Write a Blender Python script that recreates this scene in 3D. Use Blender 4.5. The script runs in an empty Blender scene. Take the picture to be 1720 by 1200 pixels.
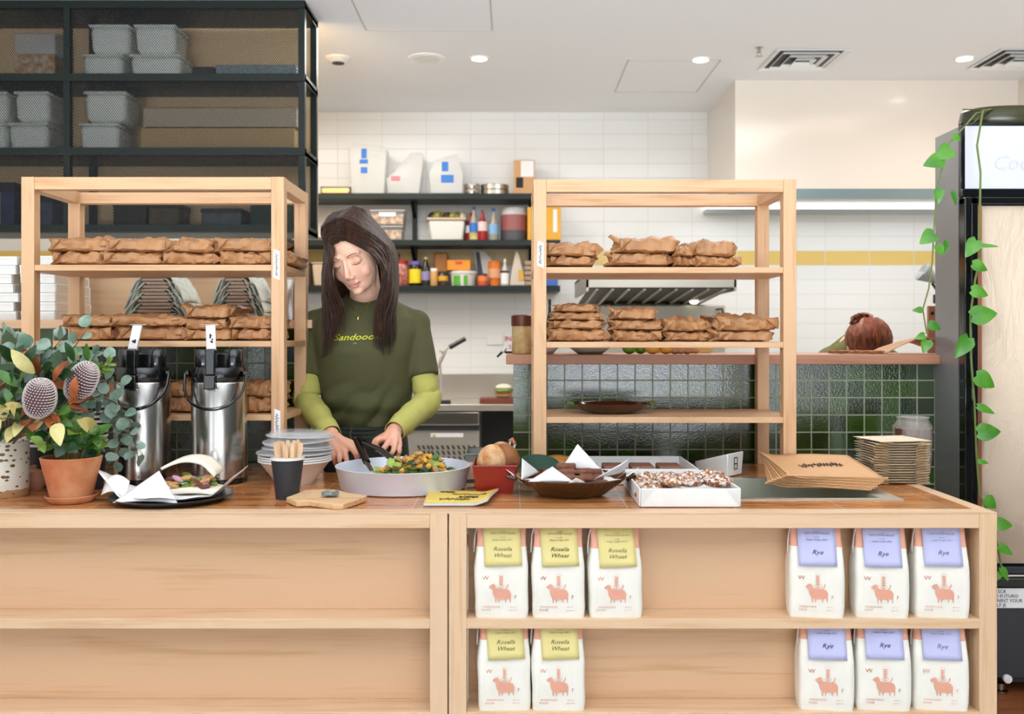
import bpy, bmesh, math, random
import numpy as np
from mathutils import Vector, Matrix, noise
from mathutils.bvhtree import BVHTree
R = random.Random(7)
PI = math.pi
C = bpy.context.scene.collection
S = bpy.context.scene
# ---------------------------------------------------------------- camera, light, exposure
FPX = 1638.0            # focal length in pixels of the 1720 px frame
EYE = 1.30
def P(x, y, Y):         # a point of the room, Y metres into it
    return Vector(((x-860)*Y/FPX, Y, EYE-(y-566)*Y/FPX))
cd = bpy.data.cameras.new('camera'); cam = bpy.data.objects.new('camera', cd); C.objects.link(cam)
cd.sensor_width = 36; cd.lens = FPX/1720*36; cd.shift_y = -34/1720
cam.location = (0, 0, EYE); cam.rotation_euler = (PI/2, 0, 0)
cd.dof.use_dof = True; cd.dof.focus_distance = 2.45; cd.dof.aperture_fstop = 4.5
cd.clip_start = .05
S.camera = cam
S.view_settings.view_transform = 'Standard'; S.view_settings.look = 'None'
S.view_settings.gamma = 1; S.view_settings.exposure = 0.0
w = bpy.data.worlds.new('world'); S.world = w; w.use_nodes = True
w.node_tree.nodes['Background'].inputs[0].default_value = (.80, .90, 1, 1)
w.node_tree.nodes['Background'].inputs[1].default_value = 1.0
def lamp(name, kind, loc, energy, color=(1,1,1), size=1, sy=None, rot=(0,0,0), spot=None):
    l = bpy.data.lights.new(name, kind); l.energy = energy; l.color = color
    if kind == 'AREA':
        l.shape = 'RECTANGLE' if sy else 'DISK'; l.size = size
        if sy: l.size_y = sy
    else: l.shadow_soft_size = size
    if spot: l.spot_size = spot; l.spot_blend = .8
    o = bpy.data.objects.new(name, l); C.objects.link(o); o.location = loc; o.rotation_euler = rot
    return o
# daylight through the street windows behind the camera
for wx, wz, ww, wh, e in ((-2.2, 1.55, 1.3, 1.6, 8), (-.55, 1.55, 1.0, 1.6, 6), (1.07, 1.55, 1.7, 1.6, 21), (2.47, 1.15, .58, 2.1, 8)):
    lamp('window_daylight', 'AREA', (wx, -2.55, wz), e, (.95, .975, 1), ww, wh, (PI/2+.12, 0, 0))
for wx in (-1.6, 1.4):   # upward fill lamps added to brighten the ceiling
    lamp('ceiling_fill', 'AREA', (wx, -2.45, .62), 92, (.88, .94, 1), 2.6, .4, (PI/2+.72, 0, 0)).data.spread = 1.35
# kitchen and ceiling lamps
lamp('kitchen_lamp', 'AREA', (-1.2, 5.1, 2.79), 43, (1, .98, .95), 1.6, 1.0)
lamp('kitchen_lamp', 'AREA', (1.2, 4.2, 2.79), 38, (1, .98, .95), 1.6, 1.0)
lamp('pass_lamp', 'AREA', (2.1, 6.2, 2.1), 5, (.84, .93, 1), 1.9, .5)
lamp('ceiling_lamp', 'AREA', (.3, 1.0, 2.79), 8, (1, .95, .88), 2.4, 1.6)
lamp('ceiling_lamp', 'AREA', (2.2, 4.7, 2.79), 3, (1, .72, .5), .5, .5)

# ---------------------------------------------------------------- materials
def H(h, a=1):
    if isinstance(h, (tuple, list)): return (*h[:3], a)
    h = h.lstrip('#'); c = [int(h[i:i+2], 16)/255 for i in (0, 2, 4)]
    return (*[x/12.92 if x <= .04045 else ((x+.055)/1.055)**2.4 for x in c], a)
class NT:
    def __init__(s, name):
        s.m = bpy.data.materials.new(name); s.m.use_nodes = True
        s.t = s.m.node_tree; s.b = s.t.nodes['Principled BSDF']; s.tc = None
    def n(s, typ, **kw):
        nd = s.t.nodes.new('ShaderNode'+typ)
        for k, v in kw.items():
            if k.startswith('i_'):
                k2 = k[2:]; k2 = int(k2) if k2.isdigit() else k2.replace('_', ' ')
                s.put(nd.inputs[k2], v)
            else: setattr(nd, k, v)
        return nd
    def put(s, sock, v):
        if isinstance(v, bpy.types.NodeSocket): s.t.links.new(v, sock)
        elif isinstance(v, bpy.types.Node): s.t.links.new(v.outputs[0], sock)
        else: sock.default_value = v
    def obj(s, scale=(1,1,1), loc=(0,0,0)):
        if not s.tc: s.tc = s.n('TexCoord')
        return s.n('Mapping', i_Vector=s.tc.outputs['Object'], i_Scale=scale, i_Location=loc).outputs[0]
    def math(s, op, a, b=0.0, c=None):
        nd = s.n('Math', operation=op); s.put(nd.inputs[0], a); s.put(nd.inputs[1], b)
        if c is not None: s.put(nd.inputs[2], c)
        return nd.outputs[0]
    def noise(s, scale, vec=None, detail=3, rough=.55, dist=0):
        return s.n('TexNoise', i_Vector=vec or s.obj(), i_Scale=scale, i_Detail=detail, i_Roughness=rough, i_Distortion=dist).outputs[0]
    def ramp(s, fac, stops):
        r = s.n('ValToRGB'); s.put(r.inputs[0], fac); e = r.color_ramp.elements
        while len(e) < len(stops): e.new(.5)
        for el, (p, c) in zip(e, stops): el.position = p; el.color = H(c)
        return r.outputs[0]
    def mix(s, fac, a, b):
        m = s.n('Mix', data_type='RGBA'); s.put(m.inputs[0], fac)
        s.put(m.inputs[6], a if not isinstance(a, str) else H(a)); s.put(m.inputs[7], b if not isinstance(b, str) else H(b))
        return m.outputs[2]
    def bump(s, h, st=.3, dist=.002):
        b = s.n('Bump'); s.put(b.inputs['Height'], h); b.inputs['Strength'].default_value = st; b.inputs['Distance'].default_value = dist
        s.put(s.b.inputs['Normal'], b.outputs[0]); return b
    def set(s, **kw):
        for k, v in kw.items(): s.put(s.b.inputs[k.replace('_', ' ')], v)
        return s
CACHE = {}
def mat(name, col, rough=.5, metal=0, var=0, vs=8, bump=0, bs=60, bd=.002, alpha=1, trans=0, emit=None, es=1, coat=0, col2=None, sss=0, spec=None):
    key = (name, str(col), rough)
    if key in CACHE: return CACHE[key]
    n = NT(name); c = H(col)
    if col2 or var:
        c2 = H(col2) if col2 else tuple(max(0, x*(1-var)) for x in c[:3])+(1,)
        r = n.n('ValToRGB'); n.put(r.inputs[0], n.noise(vs)); r.color_ramp.elements[0].position = .36; r.color_ramp.elements[1].position = .64
        r.color_ramp.elements[0].color = c2; r.color_ramp.elements[1].color = c
        n.put(n.b.inputs['Base Color'], r.outputs[0])
    else: n.set(Base_Color=c)
    n.set(Roughness=rough, Metallic=metal)
    if bump: n.bump(n.noise(bs, detail=4), bump, bd)
    if alpha < 1: n.set(Alpha=alpha)
    if trans: n.set(Transmission_Weight=trans, IOR=1.2)
    if coat: n.set(Coat_Weight=coat, Coat_Roughness=.08)
    if sss: n.set(Subsurface_Weight=sss, Subsurface_Scale=.01, Subsurface_Radius=(1, .35, .2))
    if spec is not None: n.set(Specular_IOR_Level=spec)
    if emit: n.set(Emission_Color=H(emit), Emission_Strength=es)
    CACHE[key] = n.m; return n.m
def wood(name, axis, light, dark, rough=.42, k=1.0, fig=.35, gap=None):
    if (name, axis) in CACHE: return CACHE[(name, axis)]
    n = NT(name); ax = 'xyz'.index(axis)
    def sc(a, b): v = [b]*3; v[ax] = a; return tuple(v)
    info = n.n('ObjectInfo')
    off = n.n('VectorMath', operation='SCALE'); n.put(off.inputs[0], n.n('CombineXYZ', i_0=info.outputs['Random'], i_1=info.outputs['Random'], i_2=info.outputs['Random'])); off.inputs['Scale'].default_value = 7
    def vec(s_):
        a = n.n('VectorMath', operation='ADD'); n.put(a.inputs[0], n.obj(s_)); n.put(a.inputs[1], off.outputs[0]); return a.outputs[0]
    big = n.noise(2.0*k, vec(sc(.5, 3.2)), 2, .5, .6)
    rings = n.math('PINGPONG', n.math('MULTIPLY', big, 9), 1.0)
    fine = n.noise(26*k, vec(sc(.12, 3.0)), 4, .65)
    pore = n.noise(70*k, vec(sc(.06, 3.0)), 2, .6)
    f = n.math('ADD', n.math('MULTIPLY', rings, fig*.55), n.math('ADD', n.math('MULTIPLY', fine, .75), n.math('MULTIPLY', pore, .3)))
    n.put(n.b.inputs['Base Color'], n.ramp(f, ((.38, dark), (.62, light), (.95, light))))
    n.set(Roughness=rough); n.bump(fine, .12, .0015)
    CACHE[(name, axis)] = n.m; return n.m
OAK_L, OAK_D = '#E0BE9A', '#D0A57B'
oak = lambda a: wood('light_oak', a, OAK_L, OAK_D)
panel_oak = wood('oak_veneer', 'x', '#DDB690', '#CC9F74', .4, .7, .5)
rackw = lambda a: wood('rack_oak', a, '#D8AE84', '#C28E60', .45)
redoak = lambda a: wood('ledge_timber', a, '#B98263', '#9A6548', .45)
M = {}
M['blk'] = mat('black_steel', '#14201c', .42, .3)
M['blkp'] = mat('black_plastic', '#0c0d0f', .22, 0, coat=.5)
M['charcoal'] = mat('charcoal_card', '#2b2d33', .55)
M['white'] = mat('white_paint', '#f2f0ea', .6, 0, bump=.03, bs=90)
M['ceil'] = mat('ceiling_paint', '#f5f6f9', .75)
M['wgloss'] = mat('white_gloss', '#f3f2ee', .25)
M['paper'] = mat('white_paper', '#f3f2f2', .8)
M['card'] = mat('white_card', '#eeefec', .65, var=.06, vs=14)
M['terra'] = mat('terracotta', '#cf9468', .8, 0, col2='#b9673f', vs=13, bump=.15, bs=50)
M['steel'] = mat('stainless_steel', '#b9b4ad', .22, 1, bump=.05, bs=30)
M['steel2'] = mat('satin_steel', '#bdb7ab', .35, .6)
M['alu'] = mat('worn_aluminium', '#dde3ee', .4, .25, var=.08, vs=7, bump=.08, bs=40)
M['glass'] = mat('clear_plastic', '#f4f8fa', .05, 0, alpha=.16)
M['milk'] = mat('milky_plastic', '#f4f4f0', .3, 0, alpha=.55)
M['soil'] = mat('soil', '#2e2018', .95, 0, bump=.8, bs=80)
M['red'] = mat('red_enamel', '#8e2019', .3, 0, var=.12)
M['kraft'] = mat('kraft_paper', '#BE8A5C', .5, 0, var=.22, vs=22, bump=.5, bs=24, bd=.004)  # mottled darker to suggest shading on the crumpled parcels
M['kraft2'] = mat('kraft_sheet', '#D6A574', .7, 0, var=.06, vs=10, bump=.15, bs=30)
M['ink'] = mat('dark_ink', '#2a2622', .8)
M['leafd'] = mat('dark_leaf', '#24471f', .32, 0, var=.4, vs=22)
M['leafm'] = mat('mid_leaf', '#4f7d30', .38, 0, var=.35, vs=24)
M['leafl'] = mat('lime_leaf', '#7f9e3c', .4, 0, var=.25, vs=24)
M['euc'] = mat('eucalyptus_leaf', '#9db0a0', .6, 0, col2='#668471', vs=20)
M['rust'] = mat('rust_leaf', '#b5652c', .45, 0, col2='#7d3d1c', vs=20)
M['cream'] = mat('cream_leaf', '#d9cf8e', .5, 0, col2='#b9a55a', vs=16)
M['stem'] = mat('brown_stem', '#5d4a33', .7)
M['gstem'] = mat('green_stem', '#6f8040', .6)
M['pothos'] = mat('pothos_leaf', '#5a9a2c', .3, 0, col2='#3b7a20', vs=12)
# ---------------------------------------------------------------- mesh building
class MB:
    def __init__(s): s.v = []; s.f = []; s.mi = []; s.cur = 0
    def add(s, vs, fs):
        o = len(s.v); s.v += [tuple(v) for v in vs]; s.f += [[i+o for i in f] for f in fs]; s.mi += [s.cur]*len(fs); return s
    def box(s, x0, x1, y0, y1, z0, z1, rot=None):
        vs = [Vector((x, y, z)) for z in (z0, z1) for y in (y0, y1) for x in (x0, x1)]
        if rot: vs = [rot @ v for v in vs]
        return s.add(vs, [[0,2,3,1],[4,5,7,6],[0,1,5,4],[2,6,7,3],[0,4,6,2],[1,3,7,5]])
    def frustum(s, c, a, b, h, a2, b2, t=0):      # rectangular taper from base (a,b) to top (a2,b2)
        x, y, z = c
        vs = [(x+i*a/2, y+j*b/2, z) for j in (-1,1) for i in (-1,1)]+[(x+i*a2/2, y+j*b2/2, z+h) for j in (-1,1) for i in (-1,1)]
        return s.add(vs, [[0,2,3,1],[4,5,7,6],[0,1,5,4],[2,6,7,3],[0,4,6,2],[1,3,7,5]])
    def lathe(s, prof, n=32, c=(0,0,0), sx=1, sy=1, wob=0):
        vs = []; fs = []; m = len(prof)
        for i in range(n):
            a = 2*PI*i/n; wv = 1+wob*math.sin(3*a+1)+wob*.7*math.sin(5*a)
            for r, z in prof: vs.append((c[0]+r*sx*wv*math.cos(a), c[1]+r*sy*wv*math.sin(a), c[2]+z))
        for i in range(n):
            j = (i+1) % n
            for k in range(m-1):
                fs.append([i*m+k, j*m+k, j*m+k+1, i*m+k+1])
        if prof[0][0] > 1e-6: fs.append([i*m for i in range(n)][::-1])
        if prof[-1][0] > 1e-6: fs.append([i*m+m-1 for i in range(n)])
        return s.add(vs, fs)
    def tube(s, pts, r, n=8, flat=1.0, cap=True):
        pts = [Vector(p) for p in pts]; m = len(pts)
        rs = r if isinstance(r, (list, tuple)) else [r]*m
        vs = []; prev = None
        for i, p in enumerate(pts):
            t = (pts[min(i+1, m-1)]-pts[max(i-1, 0)]); t = t.normalized() if t.length > 1e-9 else Vector((0,0,1))
            if prev is None:
                a = Vector((0,0,1)) if abs(t.z) < .9 else Vector((1,0,0))
                u = t.cross(a).normalized()
            else:
                u = (prev - t*prev.dot(t)); u = u.normalized() if u.length > 1e-9 else t.orthogonal().normalized()
            prev = u; v = t.cross(u)
            for k in range(n):
                an = 2*PI*k/n; vs.append(p + u*math.cos(an)*rs[i] + v*math.sin(an)*rs[i]*flat)
        fs = [[i*n+k, i*n+(k+1) % n, (i+1)*n+(k+1) % n, (i+1)*n+k] for i in range(m-1) for k in range(n)]
        if cap: fs += [list(range(n))[::-1], [(m-1)*n+k for k in range(n)]]
        return s.add(vs, fs)
    def grid(s, fn, nu, nv, closeu=False):
        vs = [fn(i/(nu if closeu else nu-1), j/(nv-1)) for i in range(nu) for j in range(nv)]
        fs = []
        for i in range(nu if closeu else nu-1):
            i2 = (i+1) % nu
            for j in range(nv-1): fs.append([i*nv+j, i2*nv+j, i2*nv+j+1, i*nv+j+1])
        return s.add(vs, fs)
    def prism(s, poly, depth, tf):                 # 2D outline extruded; tf maps (x,y,d) to a point
        n = len(poly)
        vs = [tf(x, y, 0) for x, y in poly]+[tf(x, y, depth) for x, y in poly]
        return s.add(vs, [list(range(n)), list(range(n, 2*n))[::-1]]+[[i, i+n, (i+1) % n+n, (i+1) % n] for i in range(n)])
    def ell(s, c, r, n=16, m=10, rot=None):
        c = Vector(c); vs = []; fs = []
        for j in range(m+1):
            th = PI*j/m
            for i in range(n):
                a = 2*PI*i/n; p = Vector((r[0]*math.sin(th)*math.cos(a), r[1]*math.sin(th)*math.sin(a), r[2]*math.cos(th)))
                vs.append(c+(rot @ p if rot else p))
        for j in range(m):
            for i in range(n): fs.append([j*n+i, (j+1)*n+i, (j+1)*n+(i+1) % n, j*n+(i+1) % n])
        return s.add(vs, fs)
    def leaf(s, base, d, up, L, W, fold=.25, curl=.2, kind='oval', n=5):
        base = Vector(base); d = Vector(d).normalized(); up = Vector(up)
        sd = d.cross(up); sd = sd.normalized() if sd.length > 1e-5 else d.orthogonal().normalized(); up = sd.cross(d)
        vs = []
        for i in range(n+1):
            t = i/n
            if kind == 'oval': wv = math.sin(PI*min(1, t*.96+.02))**.8
            elif kind == 'heart': wv = 1.15*math.sin(PI*min(1, (t*.9+.1)**.62))**.75*(1-.15*t) if t > 0 else .55
            elif kind == 'round': wv = math.sqrt(max(0, 1-(2*t-1)**2))+.05
            else: wv = math.sin(PI*t**.8)**1.1+.02
            c = base+d*L*t - up*curl*L*t*t
            x = wv*W/2
            back = -d*L*.12 if kind == 'heart' and i == 0 else Vector()
            vs += [c-sd*x+up*fold*x+back, c, c+sd*x+up*fold*x+back]
        fs = []
        for i in range(n):
            a = i*3; fs += [[a, a+1, a+4, a+3], [a+1, a+2, a+5, a+4]]
        return s.add(vs, fs)
    def build(s, name, m, parent=None, smooth=True, bevel=0, seg=2, sub=0, loc=None, solid=0, ang=40, weld=False):
        me = bpy.data.meshes.new(name); me.from_pydata(s.v, [], s.f)
        for mm in (m if isinstance(m, (list, tuple)) else [m]): me.materials.append(mm)
        if isinstance(m, (list, tuple)): me.polygons.foreach_set('material_index', s.mi)
        bm = bmesh.new(); bm.from_mesh(me)
        if weld: bmesh.ops.remove_doubles(bm, verts=bm.verts, dist=1e-5)
        bmesh.ops.recalc_face_normals(bm, faces=bm.faces); bm.to_mesh(me); bm.free()
        if smooth:
            me.polygons.foreach_set('use_smooth', [True]*len(me.polygons))
            me.set_sharp_from_angle(angle=math.radians(ang))
        o = bpy.data.objects.new(name, me); C.objects.link(o)
        if parent: o.parent = parent
        if loc: o.location = loc
        if solid:
            k = o.modifiers.new('t', 'SOLIDIFY'); k.thickness = solid; k.offset = 0
        if bevel:
            k = o.modifiers.new('b', 'BEVEL'); k.width = bevel; k.segments = seg; k.limit_method = 'ANGLE'; k.angle_limit = .6
            me.polygons.foreach_set('use_smooth', [True]*len(me.polygons)); k.harden_normals = False
        if sub:
            k = o.modifiers.new('s', 'SUBSURF'); k.levels = sub; k.render_levels = sub
        return o
def tag(o, label, cat, group=None):
    o['label'] = label; o['category'] = cat
    if group: o['group'] = group
    return o
def thing(name, label, cat, loc=(0,0,0), group=None, rz=0):
    o = bpy.data.objects.new(name, None); C.objects.link(o); o.empty_display_size = .02
    o.location = loc; o.rotation_euler = (0, 0, rz)
    return tag(o, label, cat, group)
def struct(o): o['kind'] = 'structure'; return o
KIDS = {}
def dup(root, loc=None, rz=None, label=None, group=None, scale=None, rot=None):
    kids = [c for c in bpy.data.objects if c.parent == root] if root.name not in KIDS else KIDS[root.name]
    KIDS[root.name] = kids
    r = root.copy(); C.objects.link(r)
    if loc is not None: r.location = loc
    if rz is not None: r.rotation_euler = (0, 0, rz)
    if rot is not None: r.rotation_euler = rot
    if scale is not None: r.scale = scale if hasattr(scale, '__len__') else (scale,)*3
    if label: r['label'] = label
    if group: r['group'] = group
    for ch in kids:
        c = ch.copy(); C.objects.link(c); c.parent = r
        if ch.name not in KIDS: KIDS[ch.name] = [g for g in bpy.data.objects if g.parent == ch]
        for g in KIDS[ch.name]:
            d = g.copy(); C.objects.link(d); d.parent = c
    return r
def write(s, size, m, parent=None, loc=(0,0,0), rot=(PI/2,0,0), shear=0, name='lettering', align='CENTER', ext=.0002, sx=1, proj=None, bold=0):
    cu = bpy.data.curves.new('t', 'FONT'); cu.body = s; cu.size = size; cu.shear = shear; cu.align_x = align; cu.extrude = ext; cu.resolution_u = 2; cu.offset = bold
    o = bpy.data.objects.new('t', cu); C.objects.link(o)
    dg = bpy.context.evaluated_depsgraph_get(); me = bpy.data.meshes.new_from_object(o.evaluated_get(dg))
    bpy.data.objects.remove(o); bpy.data.curves.remove(cu)
    me.materials.clear(); me.materials.append(m); me.name = name
    if sx != 1:
        for v in me.vertices: v.co.x *= sx
    if proj:
        for v in me.vertices: v.co = proj(v.co)
    n = bpy.data.objects.new(name, me); C.objects.link(n); n.location = loc; n.rotation_euler = rot
    if parent: n.parent = parent
    return n
def scribble(n, L, h, seed):                        # a handwritten line as a polyline in x,z
    r = random.Random(seed); pts = []
    for i in range(n):
        t = i/(n-1); pts.append((t*L, h*(.5*math.sin(i*1.9+r.random())+r.uniform(-.25, .25))))
    return pts
# ---------------------------------------------------------------- the room
CZ = 2.82; BY = 6.6; LX, RX = -3.7, 3.0; FY = -2.6
def tilemat(name, w, h, ox, oz, c1, c2, grout, gsize, rough, axis='x', band=None, bumpn=0, colvar=None, coat=0, bsc=60):
    n = NT(name); tc = n.n('TexCoord'); sp = n.n('SeparateXYZ', i_0=tc.outputs['Object'])
    u = sp.outputs['XYZ'.index(axis.upper())]; v = sp.outputs[2]
    if axis == 'f': pass
    vec = n.n('CombineXYZ', i_0=n.math('SUBTRACT', u, ox), i_1=n.math('SUBTRACT', v, oz))
    br = n.n('TexBrick', offset=0.0, i_Vector=vec, i_Color1=H(c1), i_Color2=H(c2), i_Mortar=H(grout), i_Scale=1.0, i_Mortar_Size=gsize, i_Mortar_Smooth=.1, i_Bias=0.0, i_Brick_Width=w, i_Row_Height=h)
    col = br.outputs[0]
    if band:
        f = n.math('MULTIPLY', n.math('GREATER_THAN', v, band[0]), n.math('LESS_THAN', v, band[1]))
        br2 = n.n('TexBrick', offset=0.0, i_Vector=vec, i_Color1=H(band[2]), i_Color2=H(band[2]), i_Mortar=H(grout), i_Scale=1.0, i_Mortar_Size=gsize, i_Brick_Width=w, i_Row_Height=h)
        col = n.mix(f, col, br2.outputs[0])
    n.put(n.b.inputs['Base Color'], col)
    n.put(n.b.inputs['Roughness'], n.math('ADD', n.math('MULTIPLY', br.outputs[1], .5), rough))
    if bumpn: n.set(IOR=1.75)
    hgt = n.math('MULTIPLY', br.outputs[1], -1.0)
    if bumpn: hgt = n.math('ADD', hgt, n.math('MULTIPLY', n.noise(bsc, detail=3), bumpn))
    n.bump(hgt, .5, .0012)
    return n.m
tile_w = tilemat('white_wall_tile', .3, .0985, .02, 1.784, '#f1f1ef', '#eeeeeb', '#dcdbd6', .0022, .22, band=(1.784, 1.8825, '#E8C673'))
tile_g = tilemat('green_mosaic_tile', .0535, .0525, .1597, 1.1676, '#142406', '#34500f', '#8a8f78', .0022, .10, bumpn=.8, bsc=210)
def slab(name, args, m, **kw):
    b = MB()
    for a in (args if isinstance(args[0], (list, tuple)) else [args]): b.box(*a)
    return struct(b.build(name, m, smooth=False, **kw))
floorm = mat('pale_concrete', '#c9c4bc', .5, var=.12, vs=3)
slab('floor', (LX-.1, 3.6, FY-.1, BY+.2, -.1, 0), floorm)
slab('ceiling', (LX-.1, 3.6, FY-.1, BY+.2, CZ, CZ+.1), M['ceil'])
slab('wall_back', (LX, RX, BY, BY+.1, 0, CZ), tile_w)
slab('wall_left', (LX-.1, LX, FY, BY, 0, CZ), M['white'])
warm = mat('warm_white_gloss_paint', '#f0e6da', .16, 0)
slab('wall_right', (RX, RX+.1, 3.3, BY, 0, CZ), warm)
slab('wall_right_front', (3.5, 3.6, FY, 3.3, 0, CZ), mat('dark_olive_wall', '#3c4038', .8))
slab('wall_right_return', (RX, 3.6, 3.3, 3.4, 0, CZ), warm)
# street side, behind the camera: sill, piers and head around four shop windows
piers = [(-3.8, -2.9), (-1.5, -1.1), (-.02, .2), (1.95, 2.15), (2.8, 4.1)]
sf = [(LX-.1, 4.1, FY-.1, FY, 0, .5), (LX-.1, 4.1, FY-.1, FY, 2.7, CZ)]+[(a, b, FY-.1, FY, .52, 2.7) for a, b in piers]
slab('wall_front', sf, mat('dark_frame', '#33332f', .5))
# bulkhead over the kitchen pass, and the steel edge beneath it
BX = (1235-860)*5.78/FPX
slab('wall_bulkhead', (BX, RX, 5.78, BY, 2.176, CZ), warm)
slab('trim_1', (BX, RX, 5.765, 5.80, 2.118, 2.176), mat('bluish_steel_trim', '#8fa3a6', .3, .7))
# green tiled half walls behind the counter with their timber ledges
WY = 2.96
slab('wall_tiled_right', (.004, 1.66, WY, WY+.16, 0, 1.217), tile_g)
slab('wall_tiled_left', (LX, -.625, WY, WY+.16, 0, 1.325), tile_g)
struct(MB().box(-.018, 1.70, 2.925, 3.30, 1.217, 1.246).build('trim_2', redoak('x'), bevel=.002))
struct(MB().box(LX, -.60, 2.925, 3.45, 1.325, 1.351).build('trim_3', oak('x'), bevel=.002))
# ceiling access panels (flush, only the shadow gap shows)
gap = mat('shadow_gap', '#c9c6c2', .8)
for k, (x0, x1, y0, y1) in enumerate((((590-860)*4.4/FPX, (828-860)*4.83/FPX, 4.2, 4.83), ((1040-860)*5.78/FPX, (1185-860)*5.78/FPX, 5.0+.35, 6.05))):
    b = MB(); t = .006
    for a in ((x0, x1, y0, y0+t), (x0, x1, y1-t, y1), (x0, x0+t, y0, y1), (x1-t, x1, y0, y1)): b.box(*a, CZ-.003, CZ)
    o = b.build('access_panel', gap, smooth=False)
    tag(o, ['flush square access panel in the ceiling above the black mesh cabinet edge', 'flush access panel in the ceiling close to the kitchen back wall'][k], 'panel')
# downlights
glow = mat('downlight_glow', '#ffffff', .5, emit='#fff3df', es=14)
for k, (x, y, lit) in enumerate(((805, 98, 1), (1177, 100, 1), (1620, 98, 1), (717, 98, 0))):
    Y = 1.52*FPX/(566-y); X = (x-860)*Y/FPX
    lab = ['glowing round downlight in the ceiling above the back shelves', 'glowing round downlight beside the square ceiling vent', 'glowing round downlight near the right edge of the ceiling', 'unlit round white ceiling fitting beside the leftmost glowing downlight'][k]
    t = thing('downlight', lab, 'light', (X, Y, CZ))
    r = .048 if lit else .085
    MB().lathe([(r*.8, -.004), (r*1.18, -.006), (r*1.22, -.002), (r*1.22, 0)], 28).build('trim_ring', M['wgloss'], t)
    MB().lathe([(0, -.0055), (r*.85, -.0055), (r*.85, -.001), (0, -.001)], 28).build('lens', glow if lit else M['card'], t)
    if lit: lamp('downlight_lamp', 'SPOT', (X, Y, CZ-.02), 6, (1, .88, .74), .04, spot=2.3)
Y = 1.52*FPX/(566-97); X = (568-860)*Y/FPX
t = thing('smoke_detector', 'round white smoke detector on the ceiling next to the black mesh cabinet', 'smoke detector', (X, Y, CZ))
MB().lathe([(0, -.03), (.03, -.03), (.05, -.022), (.068, -.010), (.07, 0)], 28).build('housing', M['wgloss'], t)
MB().lathe([(.03, -.032), (.034, -.032), (.034, -.028), (.03, -.028)], 24).build('sensor_ring', M['charcoal'], t)
Y = 1.52*FPX/(566-80); X = (1275-860)*Y/FPX
t = thing('fire_sprinkler', 'small chrome fire sprinkler head on the ceiling left of the vent', 'sprinkler', (X, Y, CZ))
MB().lathe([(.022, 0), (.022, -.004), (.008, -.006), (.008, -.03), (0, -.03)], 16).build('body', M['steel'], t)
MB().lathe([(0, -.045), (.018, -.045), (.018, -.048), (0, -.048)], 16).tube([(-.010, 0, -.02), (-.012, 0, -.034), (0, 0, -.046)], .0016, 6).tube([(.010, 0, -.02), (.012, 0, -.034), (0, 0, -.046)], .0016, 6).build('deflector', M['steel'], t)
for k, (x, y) in enumerate(((1349, 100), (1712, 99))):
    Y = 1.52*FPX/(566-y); X = (x-860)*Y/FPX
    t = thing('ceiling_vent', ['square white ceiling air vent beside the sprinkler head', 'square white ceiling air vent cut off by the right edge'][k], 'vent', (X, Y, CZ))
    for q in range(4):
        a = .20-.048*q; b = MB(); w_ = .034 if q == 0 else .013; z = -.008-.004*q
        for s_ in (-1, 1):
            b.add([(s_*a, -a, z), (s_*a, a, z), (s_*(a-w_), a-w_, z+.018), (s_*(a-w_), -(a-w_), z+.018)], [[0,1,2,3]])
            b.add([(-a, s_*a, z), (a, s_*a, z), (a-w_, s_*(a-w_), z+.018), (-(a-w_), s_*(a-w_), z+.018)], [[0,1,2,3]])
        b.build('louvre' if q else 'frame', M['wgloss'], t, smooth=False, solid=.003)
    MB().box(-.17, .17, -.17, .17, -.001, .0).build('backing', M['charcoal'], t, smooth=False)

# ---------------------------------------------------------------- service counter
CT = .92; FYc = 2.10; EX = 1.045; SX = -.1375
def counter(name, label, x0, x1, left_post, right_post):
    t = thing(name, label, 'counter', (0, 0, 0))
    for a in ([x0] if left_post else [])+([x1-.038] if right_post else []):
        MB().box(a, a+.038, FYc, FYc+.045, 0, CT-.0015).build('post', oak('z'), t, bevel=.0015)
    a = x0+(.038 if left_post else 0); b = x1-(.038 if right_post else 0)
    MB().box(a, b, FYc+.0008, FYc+.04, .887, CT-.0015).build('top_rail', oak('x'), t, bevel=.0015)
    for zt in (.692, .491, .28):
        MB().box(a, b, FYc+.0008, FYc+.081, zt-.0215, zt).build('shelf', oak('x'), t, bevel=.001)
    for z0, z1 in ((.692, .886), (.491, .6705), (.28, .4695), (0, .2585)):
        MB().box(a, b, FYc+.081, FYc+.099, z0, z1).build('back_panel', panel_oak, t, smooth=False)
    return t
ctrL = counter('counter_unit', 'long pale oak counter unit with empty shelves on the left', -2.6, SX-.0015, True, True)
ctrR = counter('counter_unit', 'pale oak counter unit holding the flour bags on the right', SX+.0015, EX, True, True)
MB().box(EX-.038, EX-.001, FYc+.045, 2.925, .05, .889).build('side_panel', oak('y'), ctrR, smooth=False)
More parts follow.
